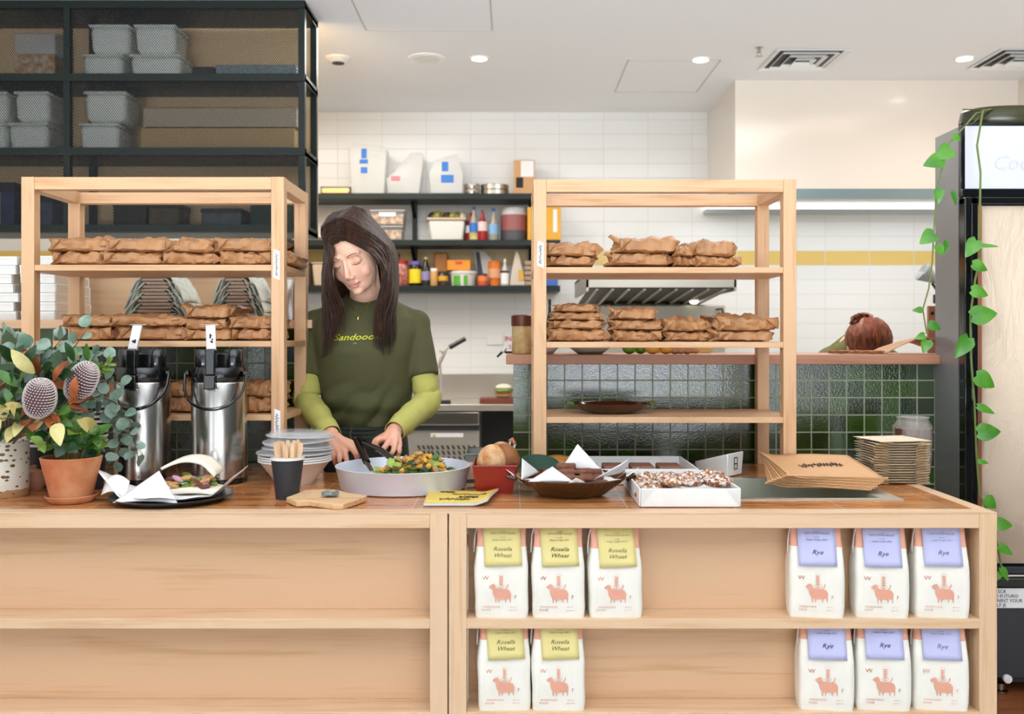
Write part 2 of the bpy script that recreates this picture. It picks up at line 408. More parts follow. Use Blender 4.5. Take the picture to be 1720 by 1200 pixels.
# worktop of glazed brown tiles, with the hole for the sink
n = NT('brown_tile_top'); tc = n.n('TexCoord'); sp = n.n('SeparateXYZ', i_0=tc.outputs['Object'])
vec = n.n('CombineXYZ', i_0=n.math('SUBTRACT', sp.outputs[0], .018), i_1=n.math('SUBTRACT', sp.outputs[1], 2.175))
br = n.n('TexBrick', offset=0.0, i_Vector=vec, i_Color1=H('#A8663A'), i_Color2=H('#8F4E28'), i_Mortar=H('#cbb59b'), i_Scale=1.0, i_Mortar_Size=.0013, i_Brick_Width=.2385, i_Row_Height=.2385)
g = n.noise(9, n.obj((.35, 3.2, 1)), 4, .6, 1.5); g2 = n.noise(40, n.obj((.3, 3, 1)), 3)
gm = n.ramp(n.math('ADD', n.math('MULTIPLY', g, .75), n.math('MULTIPLY', g2, .25)), ((.34, '#8f4c22'), (.5, '#cb8446'), (.66, '#e8b67e')))
n.put(n.b.inputs['Base Color'], n.mix(br.outputs[1], n.mix(.25, gm, br.outputs[0]), '#cbb59b'))
n.put(n.b.inputs['Roughness'], n.math('ADD', n.math('MULTIPLY', g2, .14), .08))
n.bump(n.math('ADD', n.math('MULTIPLY', br.outputs[1], -1.0), n.math('MULTIPLY', g, .5)), .35, .0015)
top_m = n.m
SK = (.50, .865, 2.285, 2.60)
b = MB()
ty0 = FYc+.046
b.box(-2.6, -.60, ty0, 2.93, .89, CT); b.box(-.60, .02, ty0, 2.73, .89, CT)
b.box(.02, SK[0], ty0, 2.93, .89, CT); b.box(SK[0], SK[1], ty0, SK[2], .89, CT); b.box(SK[0], SK[1], SK[3], 2.93, .89, CT); b.box(SK[1], EX-.03, ty0, 2.93, .89, CT)
worktop = tag(b.build('worktop', top_m, smooth=False), 'glossy brown tiled worktop with pale grout lines running over both counter units', 'worktop')
tr = thing('worktop_edging', 'slim pale oak edging along the front and right side of the worktop', 'edging')
MB().box(-2.6, EX, FYc, ty0, CT-.0015, CT+.0012).build('front_strip', oak('x'), tr, smooth=False)
MB().box(EX-.03, EX, ty0, 2.93, CT-.0015, CT+.0012).build('side_strip', oak('y'), tr, smooth=False)
# sink
sk = thing('sink', 'stainless steel sink set into the worktop at the right', 'sink', (0, 0, 0))
b = MB(); fl = .022; x0, x1, y0, y1 = SK
for a in ((x0-fl, x1+.045, y0-fl, y0), (x0-fl, x1+.045, y1, y1+fl), (x0-fl, x0, y0, y1), (x1, x1+.045, y0, y1)): b.box(*a, CT, CT+.0022)
b.build('flange', M['steel2'], sk, smooth=False)
b = MB(); z0 = CT-.17; e = .003
b.box(x0, x0+e, y0, y1, z0, CT+.001); b.box(x1-e, x1, y0, y1, z0, CT+.001); b.box(x0, x1, y0, y0+e, z0, CT+.001); b.box(x0, x1, y1-e, y1, z0, CT+.001); b.box(x0, x1, y0, y1, z0, z0+e)
b.build('basin', mat('basin_steel', '#b7baa8', .35, .35), sk, smooth=False)
MB().lathe([(0, .001), (.035, .001), (.04, .004), (.04, 0)], 20, (.68, 2.44, z0+e)).build('drain', M['steel'], sk)

# ---------------------------------------------------------------- oak racks standing on the worktop
def rack(label, x0, zt, tall, shelves, tapes):
    t = thing('shelf_rack', label, 'shelf rack', (x0, 2.625, CT)); W, D, Pw = .708, .312, .035
    for (a, d) in ((0, 0), (W-Pw, 0), (0, D-Pw), (W-Pw, D-Pw)):
        MB().box(a, a+Pw, d, d+Pw, 0, tall).build('post', rackw('z'), t, bevel=.0012)
    for d in (0, D-Pw): MB().box(Pw, W-Pw, d+.001, d+Pw-.001, tall-.034, tall-.0005).build('top_rail', rackw('x'), t, bevel=.0012)
    for a in (0, W-Pw): MB().box(a+.001, a+Pw-.001, Pw, D-Pw, tall-.034, tall-.0005).build('side_rail', rackw('y'), t, bevel=.0012)
    for z in shelves:
        MB().box(Pw-.002, W-Pw+.002, .004, D-.004, z-CT-.016, z-CT).build('shelf', rackw('x'), t, bevel=.001)
        for a in (.001, W-Pw+.001): MB().box(a, a+Pw-.002, Pw, D-Pw, z-CT-.016, z-CT).build('shelf_bearer', rackw('y'), t, bevel=.001)
    for px, z0_, z1_, sd in tapes:
        x_ = (px-860)*2.62/FPX-x0; q = MB()
        q.add([(x_-.008, -.0005, z0_-CT+.003), (x_+.010, -.0005, z0_-CT-.004), (x_+.010, -.0005, z1_-CT-.003), (x_-.006, -.0005, z1_-CT+.003)], [[0,1,2,3]])
        tp = q.build('tape_label', M['paper'], t, smooth=False, solid=.0006)
        L = (z1_-z0_)*.78; pts = [(x_+.001+yy, -.0014, z0_-CT+L*.12+xx) for xx, yy in scribble(34, L, .008, sd)]
        MB().tube(pts, .0007, 4).build('handwriting', M['ink'], tp)
    return t
zz = lambda y, Y: EYE-(y-566)*Y/FPX
RR = rack('right pale oak shelf rack standing over the tiled wall', .0577, 0, .804, (zz(449, 2.63), zz(574.5, 2.63), zz(701, 2.63)), [(907, zz(448, 2.62), zz(406, 2.62), 5)])
LR = rack('left pale oak shelf rack behind the steel coffee pots', -1.3215, 0, .811, (zz(445, 2.63), zz(573, 2.63), zz(697, 2.63)), [(463, zz(468, 2.62), zz(420, 2.62), 8), (464, zz(742, 2.62), zz(689, 2.62), 9)])
RS = [zz(449, 2.63), zz(574.5, 2.63), zz(701, 2.63)]; LS = [zz(445, 2.63), zz(573, 2.63), zz(697, 2.63)]

# ---------------------------------------------------------------- black shelves on the kitchen back wall
def YS(y): return zz(y, 6.3)
bs_x0, bs_x1 = (380-860)*6.3/FPX, (941-860)*6.3/FPX
bs = thing('wall_shelving', 'black steel wall shelving full of pantry goods behind the woman', 'shelving', (0, 6.3, 0))
SZ = [YS(325), YS(403), YS(480)]
for k, z in enumerate(SZ):
    xr = (896-860)*6.3/FPX if k == 0 else bs_x1
    MB().box(bs_x0, xr, 0, .29, z-.037, z).build('shelf', M['blk'], bs, bevel=.002)
for px in (690, 893, 470):
    x = (px-860)*6.3/FPX
    MB().box(x-.015, x+.015, .25, .285, SZ[2], SZ[0]-.037).build('upright', M['blk'], bs, bevel=.002)
    for k in (1, 2): MB().add([(x-.012, .25, SZ[k-1]-.037), (x+.012, .25, SZ[k-1]-.037), (x+.012, .1, SZ[k-1]-.037), (x-.012, .1, SZ[k-1]-.037), (x-.012, .25, SZ[k-1]-.13), (x+.012, .25, SZ[k-1]-.13)], [[0,1,2,3],[0,4,5,1],[3,2,5,4],[0,3,4],[1,5,2]]).build('bracket', M['blk'], bs, smooth=False)
# ---------------------------------------------------------------- brown paper parcels
def parcel_mesh(seed, L, D, Hh):
    r = random.Random(seed); b = MB(); nx, ny, nz = 22, 12, 5; idx = {}
    sk = [r.uniform(-.012, .012) for _ in range(8)]; sag = r.uniform(.0, .15); ph = r.uniform(0, 9)
    def pt(u, v, w):                                 # u,v,w in -1..1
        e = abs(u)**7
        x = u*L/2*(1-.10*e*(1-abs(w)) )
        pinch = 1-.34*e*(.6+.4*abs(v))
        y = v*D/2*(1-.06*abs(w)**3)*(1-.12*e)
        z = w*Hh/2*(1-.20*abs(v)**6)*pinch*(1+.08*math.sin(2.2*u+ph))
        if u > .85: x += (.010+sk[0])*max(0, v+.2)*abs(w)
        if u < -.85: x -= (.010+sk[1])*max(0, -v+.2)*abs(w); z += .006*w
        p = Vector((x, y, z))
        q = Vector((x*16+seed*3.1, y*16, z*20))
        d = noise.noise(q)*.006 + (abs(noise.noise(q*1.7+Vector((5, 2, 1)))) - .2)*.020 + (abs(noise.noise(q*3.6)) - .2)*.009
        nrm = Vector((u*abs(u)**6*1.2, v*abs(v)**5, w)).normalized()
        p += nrm*d*(1.0 if w > -.9 else .15)
        return p+Vector((0, 0, Hh/2))
    def face(fn, na, nb):
        vs = [fn(-1+2*i/na, -1+2*j/nb) for i in range(na+1) for j in range(nb+1)]
        b.add(vs, [[i*(nb+1)+j, (i+1)*(nb+1)+j, (i+1)*(nb+1)+j+1, i*(nb+1)+j+1] for i in range(na) for j in range(nb)])
    face(lambda u, v: pt(u, v, 1), nx, ny); face(lambda u, v: pt(u, v, -1), nx, ny)
    face(lambda u, w_: pt(u, 1, w_), nx, nz); face(lambda u, w_: pt(u, -1, w_), nx, nz)
    face(lambda v, w_: pt(1, v, w_), ny, nz); face(lambda v, w_: pt(-1, v, w_), ny, nz)
    return b
PV = []
def make_parcel(seed, L, D, Hh):
    t = thing('paper_parcel', 'x', 'parcel', (0, 0, 0))
    r = random.Random(seed*7)
    parcel_mesh(seed, L, D, Hh).build('wrapping', M['kraft'], t, weld=True, ang=28)
    # folded triangular ends
    for s_ in (-1, 1):
        b = MB(); x = s_*L/2*.93; k = r.uniform(.6, 1.1); tz = r.uniform(-.2, .5)*Hh
        y0 = -D/2*r.uniform(.5, .95)
        b.add([(x, y0-.004, Hh*.95), (x, y0+.05, Hh*.9), (x+s_*.026*k, y0+.010, Hh*.5+tz), (x, y0-.003, Hh*.08), (x+s_*.004, y0+.05, Hh*.15)], [[0, 1, 2], [0, 2, 3], [1, 4, 2], [2, 4, 3]])
        b.build('folded_end', M['kraft'], t, smooth=False, solid=.0012)
    # pointed gusset folded over one front corner
    s_ = r.choice((-1, 1)); xa = s_*L/2*.96; xb = s_*L/2*r.uniform(.45, .7); b = MB()
    def gf(u, v):
        x = xa+(xb-xa)*u; zt = Hh*(.97-.12*u); zb = Hh*(.12+.78*u**1.2)
        return Vector((x, -D/2-.004-.007*math.sin(PI*v)*(1-u*.6)-.002*math.sin(9*u+seed), zb+(zt-zb)*v))
    b.grid(gf, 10, 6); b.build('corner_gusset', M['kraft'], t, solid=.001)
    t['label'] = ''; return t
for sd, (L, D, Hh) in enumerate([(.165, .20, .036), (.175, .21, .040), (.15, .20, .038), (.185, .20, .036), (.16, .19, .044), (.155, .20, .034)]): PV.append((make_parcel(sd+1, L, D, Hh), L, Hh))
used = set(); pcount = [0]
def parcels(Y, zs, rows, group, fmt):
    # rows: (x0, x1, ytop, ybottom, label) in picture terms at depth Y; one parcel each
    for (x0, x1, ya, yb, lab) in rows:
        i = pcount[0] % len(PV); pcount[0] += 1; root, L, Hh = PV[i]
        a, b_ = P(x0, yb, Y), P(x1, ya, Y); wid = b_.x-a.x; hh = b_.z-a.z
        Yc = Y+.115
        r = random.Random(pcount[0]*13); rz = r.uniform(-.07, .07)
        loc = ((a.x+b_.x)/2, Yc+r.uniform(-.008, .01), max(a.z, zs))
        sc = (wid/L*.97, .98, hh/Hh)
        if i in used: dup(root, loc, rz, lab, group, sc)
        else:
            KIDS[root.name] = [c for c in root.children]; used.add(i)
            root.location = loc; root.rotation_euler = (0, 0, rz); root.scale = sc; root['label'] = lab; root['group'] = group
Yp = 2.66
L1 = LS[0]; g = 'brown paper parcels on the left rack'
pos = lambda side, shelf, what: f'paper parcel, {what}, {shelf} shelf, {side} rack'
f1 = lambda w_: pos('left', 'top', w_); f2 = lambda w_: pos('left', 'second', w_); f3 = lambda w_: pos('left', 'third', w_)
parcels(Yp, L1, [(84, 172, 421, 444, f1('bottom of the leftmost pile')), (170, 269, 422, 444, f1('bottom of the second pile from the left')), (272, 360, 423, 444, f1('bottom of the third pile from the left')), (361, 452, 422, 444, f1('bottom of the pile next to the right post')),
 (80, 178, 398, 421.5, f1('upper one of the leftmost pile')), (178, 276, 400, 422, f1('upper one of the second pile from the left')), (279, 360, 401, 423, f1('upper one of the third pile from the left')), (358, 452, 398, 422, f1('upper one of the pile next to the right post'))], g, f1)
parcels(Yp+.03, L1, [(456, 491, 424, 444, f1('poking out behind the right post'))], g, f1)
parcels(Yp, LS[1], [(107, 187, 549, 572, f2('bottom of the leftmost pile')), (190, 300, 547, 572, f2('bottom of the second pile')), (309, 386, 553, 572, f2('bottom of the three-high pile')), (388, 456, 552, 572, f2('bottom of the pile at the right post')),
 (104, 186, 529, 549, f2('upper one of the leftmost pile')), (184, 302, 531, 548, f2('upper one of the second pile')), (303, 381, 535, 554, f2('middle of the three-high pile')), (386, 456, 532, 553, f2('upper one of the pile at the right post')),
 (308, 382, 514, 535, f2('topmost of the three-high pile'))], g, f2)
parcels(Yp, LS[2], [(168, 222, 672, 697, f3('behind the left coffee pot')), (278, 334, 668, 697, f3('bottom of the pile between the coffee pots')), (392, 456, 669, 697, f3('bottom of the pile at the right post')),
 (280, 330, 645, 668, f3('upper one between the coffee pots')), (398, 456, 644, 669, f3('upper one at the right post')), (170, 220, 648, 672, f3('upper one behind the left coffee pot'))], g, f3)
g = 'brown paper parcels on the right rack'
g1 = lambda w_: pos('right', 'top', w_); g2 = lambda w_: pos('right', 'second', w_)
parcels(Yp, RS[0], [(922, 1000, 430, 446, g1('bottom of the leftmost pile')), (1029, 1132, 424, 446, g1('bottom of the middle pile')), (1133, 1172, 430, 446, g1('small one between the two larger piles')), (1168, 1247, 430, 447, g1('bottom of the rightmost pile')),
 (920, 1008, 406, 430, g1('upper one of the leftmost pile')), (1038, 1140, 399, 424, g1('upper one of the middle pile')), (1162, 1244, 405, 430, g1('upper one of the rightmost pile')), (1136, 1170, 412, 430, g1('small upper one between the two larger piles'))], g, g1)
parcels(Yp, RS[1], [(924, 1020, 553, 574, g2('bottom of the four-high pile')), (1032, 1116, 555, 574, g2('bottom of the three-high pile')), (1121, 1196, 557, 574, g2('bottom of the low dark pile')), (1200, 1300, 556, 574, g2('bottom of the rightmost pile')),
 (926, 1018, 538, 553, g2('second from below in the four-high pile')), (1030, 1118, 537, 555, g2('middle of the three-high pile')), (1120, 1194, 536, 557, g2('upper one of the low dark pile')), (1202, 1309, 532, 556, g2('upper one of the rightmost pile')),
 (930, 1014, 524, 538, g2('third from below in the four-high pile')), (1034, 1108, 518, 537, g2('topmost of the three-high pile')), (938, 1010, 511, 524, g2('topmost of the four-high pile'))], g, g2)
# dark oval platter on the right rack
pl = P(1030, 690, 2.70)
t = thing('oval_platter', 'shallow dark brown glazed oval platter alone on the lowest shelf of the right rack', 'platter', (pl.x, 2.76, RS[2]))
MB().lathe([(0, 0), (.055, 0), (.085, .010), (.108, .028), (.113, .030), (.109, .026), (.084, .013), (.05, .004), (0, .004)], 40, sy=.72).build('dish', mat('brown_glaze', '#3c170c', .12, 0, coat=.6, var=.3), t)
for s_ in (-1, 1): MB().tube([(s_*.105, -.022, .027), (s_*.123, -.012, .031), (s_*.125, .01, .031), (s_*.106, .022, .027)], .005, 6).build('handle', mat('olive_glaze', '#5b6a3a', .2), t)

# ---------------------------------------------------------------- flour bags
BWd, BHt = .118, .196
def bagfront(x, z):                                # front surface depth of a bag at x,z (local)
    t = z/BHt
    d = .032 if t < .62 else .032-(t-.62)/.38*.022
    d *= 1-.5*min(1, (abs(x)/(BWd/2))**6)
    bulge = .004*math.sin(PI*min(1, t/.7))*(1-(x/(BWd/2))**2)
    return -(d+bulge)
bagw = mat('flour_bag_paper', '#F1EDE2', .6, var=.03, vs=20, bump=.25, bs=35, bd=.003); coral = mat('coral_paper', '#E8AA90', .6)
printm = mat('coral_print', '#E5A48C', .7); yl = mat('yellow_label', '#DFD08A', .65); li = mat('lilac_label', '#BDBEE4', .65); inkg = mat('label_ink', '#7d7850', .7); inkl = mat('label_ink_pale', '#a39f74', .7); inkv = mat('label_ink_lilac', '#7d7fa8', .7)
def bagring(b, z0, z1, n, seed, zmax):
    def fn(u, v):
        z = z0+(z1-z0)*v; a = u*2*PI; t = z/BHt
        w_ = BWd/2*(1-.0*t) if t < .55 else BWd/2*(1-.09*min(1, (t-.55)/.3))
        w_ *= 1-.03*math.exp(-((t-.0)/.05)**2)
        c, s_ = math.cos(a), math.sin(a)
        x = w_*math.copysign(abs(c)**.22, c); dd = -bagfront(0, z)
        y = -dd*math.copysign(abs(s_)**.3, s_) if True else 0
        q = Vector((x*14+seed, y*14, z*14))
        k = 1+.05*noise.noise(q)
        return Vector((x*k, y*(1+.12*noise.noise(q+Vector((3, 3, 3)))), z))
    b.grid(fn, 48, n, closeu=True)
def pjr(x0, z0, off=.0016):
    return lambda co: Vector((co.x+x0, bagfront(co.x+x0, co.y+z0)-off, co.y+z0))
def make_bag(kind, seed):
    t = thing('flour_bag', 'x', 'flour bag')
    b = MB(); bagring(b, 0, .152, 18, seed, 0); k = len(b.v); n = 18
    b.f.append([i*n for i in range(48)][::-1]); b.mi.append(0)
    b.build('paper_bag', bagw, t)
    b = MB(); bagring(b, .1515, BHt, 8, seed, 0); b.f.append([i*8+7 for i in range(48)]); b.mi.append(0)
    b.build('folded_top', coral, t)
    # the label hangs over the top
    lw = .081/2; zl = .113; m = yl if kind == 'y' else li; skew = (seed % 3-1)*.0025
    def lf(u, v):
        x = (-lw+2*lw*u)+(skew*(1-v)*2); z = zl+(BHt+.003-zl)*v + skew*(u-.5)
        return Vector((x, min(bagfront(x, z), bagfront(0, z))-.0042, z))
    b = MB(); b.grid(lf, 8, 8)
    b.add([lf(0, 1), lf(1, 1), lf(1, 1)+Vector((0, .028, 0)), lf(0, 1)+Vector((0, .028, 0))], [[0, 1, 2, 3]])
    lb = b.build('label', m, t, solid=.0006)
    lp = lambda x0, z0: (lambda co: Vector((co.x+x0+skew, bagfront(0, co.y+z0)-.0054, co.y+z0)))
    k1 = inkg if kind == 'y' else mat('label_ink_violet', '#66668c', .7); k2 = inkl if kind == 'y' else inkv
    rows = [('STONE', .183, .0035), ('100% STONE MILLED', .1785, .0048), ('FLOUR', .171, .0032), ('Single Origin 2021', .1655, .0048)]
    for s_, z, sz in rows: write(s_, sz, k2, lb, proj=lp(0, z), rot=(0, 0, 0), shear=.3, sx=1.25)
    if kind == 'y':
        write('Rosella', .0118, k1, lb, proj=lp(0, .1445), rot=(0, 0, 0), shear=.35, sx=1.2, bold=0); write('Wheat', .0118, k1, lb, proj=lp(0, .1315), rot=(0, 0, 0), shear=.35, sx=1.2, bold=0)
    else: write('Rye', .0135, k1, lb, proj=lp(0, .137), rot=(0, 0, 0), shear=.35, sx=1.15, bold=0)
    # printed motif: a sheep with an ear of wheat and a bird
    pr = MB(); sheep = [(-.027, .068), (-.0205, .0735), (-.015, .0745), (-.0125, .071), (-.011, .0655), (-.002, .064), (.012, .0635), (.0185, .060), (.0215, .053), (.021, .046), (.0205, .034), (.019, .034), (.0185, .041), (.015, .0425), (.0115, .0415), (.0105, .034), (.009, .034), (.0085, .0415), (-.001, .0415), (-.0035, .0405), (-.004, .034), (-.0055, .034), (-.006, .0415), (-.0105, .042), (-.011, .034), (-.0125, .034), (-.013, .0445), (-.017, .051), (-.018, .058), (-.018, .063), (-.022, .064)]
    pj = lambda x, z, d=0: Vector((x, bagfront(x, z)-.0022-d, z))
    def flat(poly): pr.add([pj(*p) for p in poly], [list(range(len(poly)))])
    flat(sheep)
    for i in range(5):
        z = .071+i*.0045
        for s_ in (-1, 1): flat([(0, z), (s_*.0035, z+.0012), (s_*.0045, z+.004), (s_*.001, z+.003)])
    flat([(-.0006, .066), (.0006, .066), (.0006, .092), (-.0006, .092)])
    for s_ in (-1, 1): flat([(s_*.001, .067), (s_*.0065, .0705), (s_*.0075, .0735), (s_*.0072, .070), (s_*.001, .0655)])
    flat([(.008, .0655), (.0125, .067), (.0135, .0735), (.016, .0745), (.0150, .068), (.012, .0645)])
    for i in range(9):
        a = PI*i/8; flat([(.0075*math.cos(a), .089+.0075*math.sin(a)), (.0075*math.cos(a)+.0009, .089+.0075*math.sin(a)), (.0085*math.cos(a)+.0009, .0895+.0085*math.sin(a)), (.0085*math.cos(a), .0895+.0085*math.sin(a))])
    mo = pr.build('printed_sheep', printm, t, smooth=False)
    w0 = lambda x0, z0: (lambda co: Vector((co.x+x0, bagfront(co.x+x0, co.y+z0)-.0022, co.y+z0)))
    write('W', .0125, printm, t, proj=w0(-.034, .083), rot=(0, 0, 0), sx=1.15); write('F', .0115, printm, t, proj=w0(.031, .042), rot=(0, 0, 0))
    write('WOODSTOCK', .0058, printm, t, proj=w0(-.024, .0225), rot=(0, 0, 0), sx=1.15); write('FLOUR', .0058, printm, t, proj=w0(-.032, .0155), rot=(0, 0, 0), sx=1.1)
    write('NET 1KG', .0036, printm, t, proj=w0(.026, .0225), rot=(0, 0, 0)); write('organic flour', .0036, printm, t, proj=w0(.026, .016), rot=(0, 0, 0))
    # silvery string tie at the side of the fold
    b = MB(); b.tube([(-BWd/2*.9, -.010, .192), (-BWd/2*.98, -.012, .175), (-BWd/2*1.0, -.010, .155), (-BWd/2*1.02, -.013, .138)], [.0022, .0016, .0022, .001], 6)
    b.build('tie', mat('silver_tie', '#d9d4cf', .35, .4), t)
    return t
ybag = make_bag('y', 2); rbag = make_bag('r', 4); fy, fr = [False], [False]
bags = [('y', 842, 0, 'first from the left in the upper row'), ('y', 938, 0, 'in the middle of the three yellow-labelled ones in the upper row'), ('y', 1034, 0, 'nearest the empty middle of the upper shelf'),
        ('y', 846, 1, 'leftmost in the lower row'), ('y', 938, 1, 'beside the empty middle of the lower shelf'),
        ('r', 1376, 0, 'leftmost of the three in the upper row'), ('r', 1485, 0, 'between two others in the upper row'), ('r', 1586, 0, 'at the right post in the upper row'),
        ('r', 1392, 1, 'leftmost of the three in the lower row'), ('r', 1488, 1, 'between two others in the lower row'), ('r', 1585, 1, 'at the right post in the lower row')]
for i, (k, x, row, what) in enumerate(bags):
    root = ybag if k == 'y' else rbag
    lab = f'white paper flour bag with a {"yellow Rosella Wheat" if k == "y" else "lilac Rye"} label, {what}'
    if len(lab.split()) > 16: lab = lab.replace('white paper flour bag with a ', '').replace('label,', 'label flour bag,')
    if len(lab.split()) > 16: lab = lab.replace('yellow Rosella Wheat label flour bag', 'yellow label flour bag')
    r = random.Random(i+3); z = (.692, .491)[row]; Yb = FYc+.040
    rz = r.uniform(-.05, .05)-(.09 if k == 'r' else -.02)
    loc = ((x-860)*2.11/FPX, Yb+r.uniform(0, .002), z)
    grp = 'yellow-labelled flour bags in the counter' if k == 'y' else 'lilac-labelled flour bags in the counter'
    flag = fy if k == 'y' else fr
    if flag[0]: dup(root, loc, rz, lab, grp, (.99+r.uniform(-.02, .01), 1, 1-r.uniform(0, .025)))
    else: flag[0] = True; root.location = loc; root.rotation_euler = (0, 0, rz); root['label'] = lab; root['group'] = grp; KIDS[root.name] = list(root.children)

# ---------------------------------------------------------------- pantry goods on the back shelves
def at(x0, x1, yt, yb, Y, D=.12):                   # centre, width, height of a thing standing at depth Y
    a, b = P(x0, yb, Y), P(x1, yt, Y); return ((a.x+b.x)/2, Y+D/2), b.x-a.x, b.z-a.z, a.z
def rbox(name, label, cat, box, Y, D, m, base=None, part=None, bevel=.004, group=None, extra=None):
    (cx, cy), W, Hh, z = at(*box, Y, D); z = base if base is not None else z
    t = thing(name, label, cat, (cx, cy, z), group)
    MB().box(-W/2, W/2, -D/2, D/2, 0, Hh).build(part or 'body', m, t, bevel=bevel)
    if extra: extra(t, W, Hh, D)
    return t
T0, T1, T2 = [z+.0008 for z in SZ]; YB = 6.36
blue = mat('blue_tape', '#3f7fd6', .6); beige = mat('beige_plastic', '#cdb79b', .45)
def tape(t, x, y, z, w_, h, m, name='tape'): MB().box(x-w_/2, x+w_/2, y-.001, y, z, z+h).build(name, m, t, smooth=False)
t = rbox('shallow_tray', 'gold-toned shallow metal tray at the left end of the top wall shelf', 'tray', (538, 588, 311, 325), YB, .2, mat('brass_tray', '#c9b28a', .25, .9), T0, 'tray', .012,
    extra=lambda t, W, h, D: MB().box(-W/2-.004, W/2+.004, -D/2-.004, D/2+.004, h-.006, h).build('rim', M['steel2'], t, bevel=.002))
def bag3(label, pts, Y, D, marks):
    x0 = min(p[0] for p in pts); x1 = max(p[0] for p in pts); c = P((x0+x1)/2, 325, Y)
    t = thing('plastic_tub', label, 'tub', (c.x, Y+D/2, T0))
    poly = [((x-860)*Y/FPX-c.x, max(0, zz(y, Y)-T0)) for x, y in pts]
    MB().prism(poly, D, lambda x, y, d: Vector((x*(1-.06*d/D), d-D/2, y))).build('body', M['milk'], t, smooth=False, bevel=.006)
    for (xa, xb, ya, yb, m) in marks:
        a, b = P(xa, yb, Y), P(xb, ya, Y); MB().box(a.x-c.x, b.x-c.x, -D/2-.003, -D/2-.001, a.z-T0, b.z-T0).build('tape', m, t, smooth=False)
    return t
pinkm = mat('pink_label', '#d98a98', .6)
bag3('tall clear plastic tub with two blue tape strips on the top wall shelf', [(590, 325), (586, 248), (594, 240), (640, 246), (650, 250), (645, 325)], YB, .18, [(607, 616, 250, 266, blue), (604, 618, 268, 275, blue), (606, 617, 281, 291, blue)])
bag3('tilted clear plastic tub with a small pink label on the top wall shelf', [(651, 325), (648, 300), (660, 290), (690, 257), (708, 256), (712, 262), (704, 325)], YB+.03, .16, [(657, 672, 296, 304, pinkm)])
bag3('clear plastic tub with smudged blue tape right of the tilted tub', [(723, 325), (720, 288), (730, 270), (768, 258), (778, 290), (777, 325)], YB, .17, [(742, 753, 272, 288, blue), (741, 762, 294, 307, blue)])
for k, (x0, x1) in enumerate(((779, 805), (806, 854))):
    (cx, cy), W, Hh, z = at(x0, x1, 307, 325, YB-.02, 0)
    t = thing('steel_tin', ['small round steel tin beside the clear tubs on the top wall shelf', 'wide round steel tins stacked near the carton on the top wall shelf'][k], 'tin', (cx, cy+W/2, T0))
    for q in range(2):
        MB().lathe([(W/2*.96, 0), (W/2, .004), (W/2, Hh*.44), (W/2*1.03, Hh*.46), (W/2*1.03, Hh*.49), (0, Hh*.49)], 28, (0, 0, q*Hh*.5)).build('tin_layer', M['steel'], t)
t = rbox('cardboard_carton', 'brown cardboard carton with a white paper on the top wall shelf', 'carton', (863, 898, 267, 325), YB, .16, M['kraft2'], T0, 'carton', .002,
    extra=lambda t, W, h, D: (tape(t, .02, -D/2, h*.52, W*.62, h*.46, M['paper'], 'paper_sheet'), tape(t, -.03, -D/2-.0005, h*.2, W*.34, h*.3, M['ink'], 'printed_mark')))
# second shelf
def tub(t, W, h, D, fill, lidm=None):
    MB().box(-W/2+.008, W/2-.008, -D/2+.008, D/2-.008, .006, h*.72).build('contents', fill, t, bevel=.006)
    MB().box(-W/2-.004, W/2+.004, -D/2-.004, D/2+.004, h*.9, h).build('lid', lidm or M['milk'], t, bevel=.003)
nut = mat('nuts', '#9b6a49', .8, 0, col2='#e0c6a4', vs=45, bump=1, bs=80)
def cont(label, box, base, fill, mark=None):
    (cx, cy), W, Hh, z = at(*box, YB, .16); t = thing('food_container', label, 'container', (cx, cy, base), 'stacked clear food containers')
    MB().frustum((0, 0, 0), W*.94, .15, Hh*.9, W, .16).build('body', M['glass'], t, bevel=.006); tub(t, W, Hh, .16, fill)
    if mark: tape(t, 0, -.081, Hh*.55, W*.5, Hh*.28, M['paper'], 'label')
h0 = zz(377, YB)
cont('clear container of nuts, lower of two stacked on the middle wall shelf', (626, 676, 378, 403), T1, nut)
cont('clear labelled container of nuts, upper of two stacked on the middle wall shelf', (622, 679, 351, 377), T1+.101, nut, 1)
(cx, cy), W, Hh, z = at(717, 783, 364, 403, YB, .2)
t = thing('ice_cream_tub', 'large white rectangular tub overflowing with packets on the middle wall shelf', 'tub', (cx, cy, T1))
MB().frustum((0, 0, 0), W*.82, .16, Hh*.9, W*.92, .19).build('body', mat('white_plastic', '#e6e4dc', .35), t, bevel=.014)
MB().box(-W/2, W/2, -.105, .105, Hh*.88, Hh).build('rim', beige, t, bevel=.005)
for k in range(7):
    b = MB(); x = -W*.38+W*.76*k/6; r = random.Random(k)
    b.ell((x, r.uniform(-.03, .02), Hh+.012), (.035, .05, .022+r.random()*.02), 10, 6, Matrix.Rotation(r.uniform(-.5, .5), 3, 'Y'))
    b.build('packet', mat('packet_%d' % k, ['#2c2a22', '#8c8b3a', '#c9a28a', '#44402f', '#b5a23e', '#6b7a35', '#d6c9b0'][k], .35), t)
def bottle(label, cat, box, base, prof, m, cap=None, lab=None, name='bottle', group=None, Y=YB, seg=22, lab2=None):
    (cx, cy), W, Hh, z = at(*box, Y, 0); t = thing(name, label, cat, (cx, cy+W/2, base), group)
    MB().lathe([(r*W/2, z_*Hh) for r, z_ in prof], seg).build('body', m, t)
    if cap: MB().lathe([(cap[0]*W/2, cap[1]*Hh), (cap[0]*W/2, Hh*.995), (cap[0]*W/2*.8, Hh), (0, Hh)], seg).build('cap', cap[2], t)
    for l_ in (lab, lab2):
        if l_: MB().lathe([(W/2*1.015, l_[0]*Hh), (W/2*1.015, l_[1]*Hh)], seg).build('label', l_[2], t)
    return t
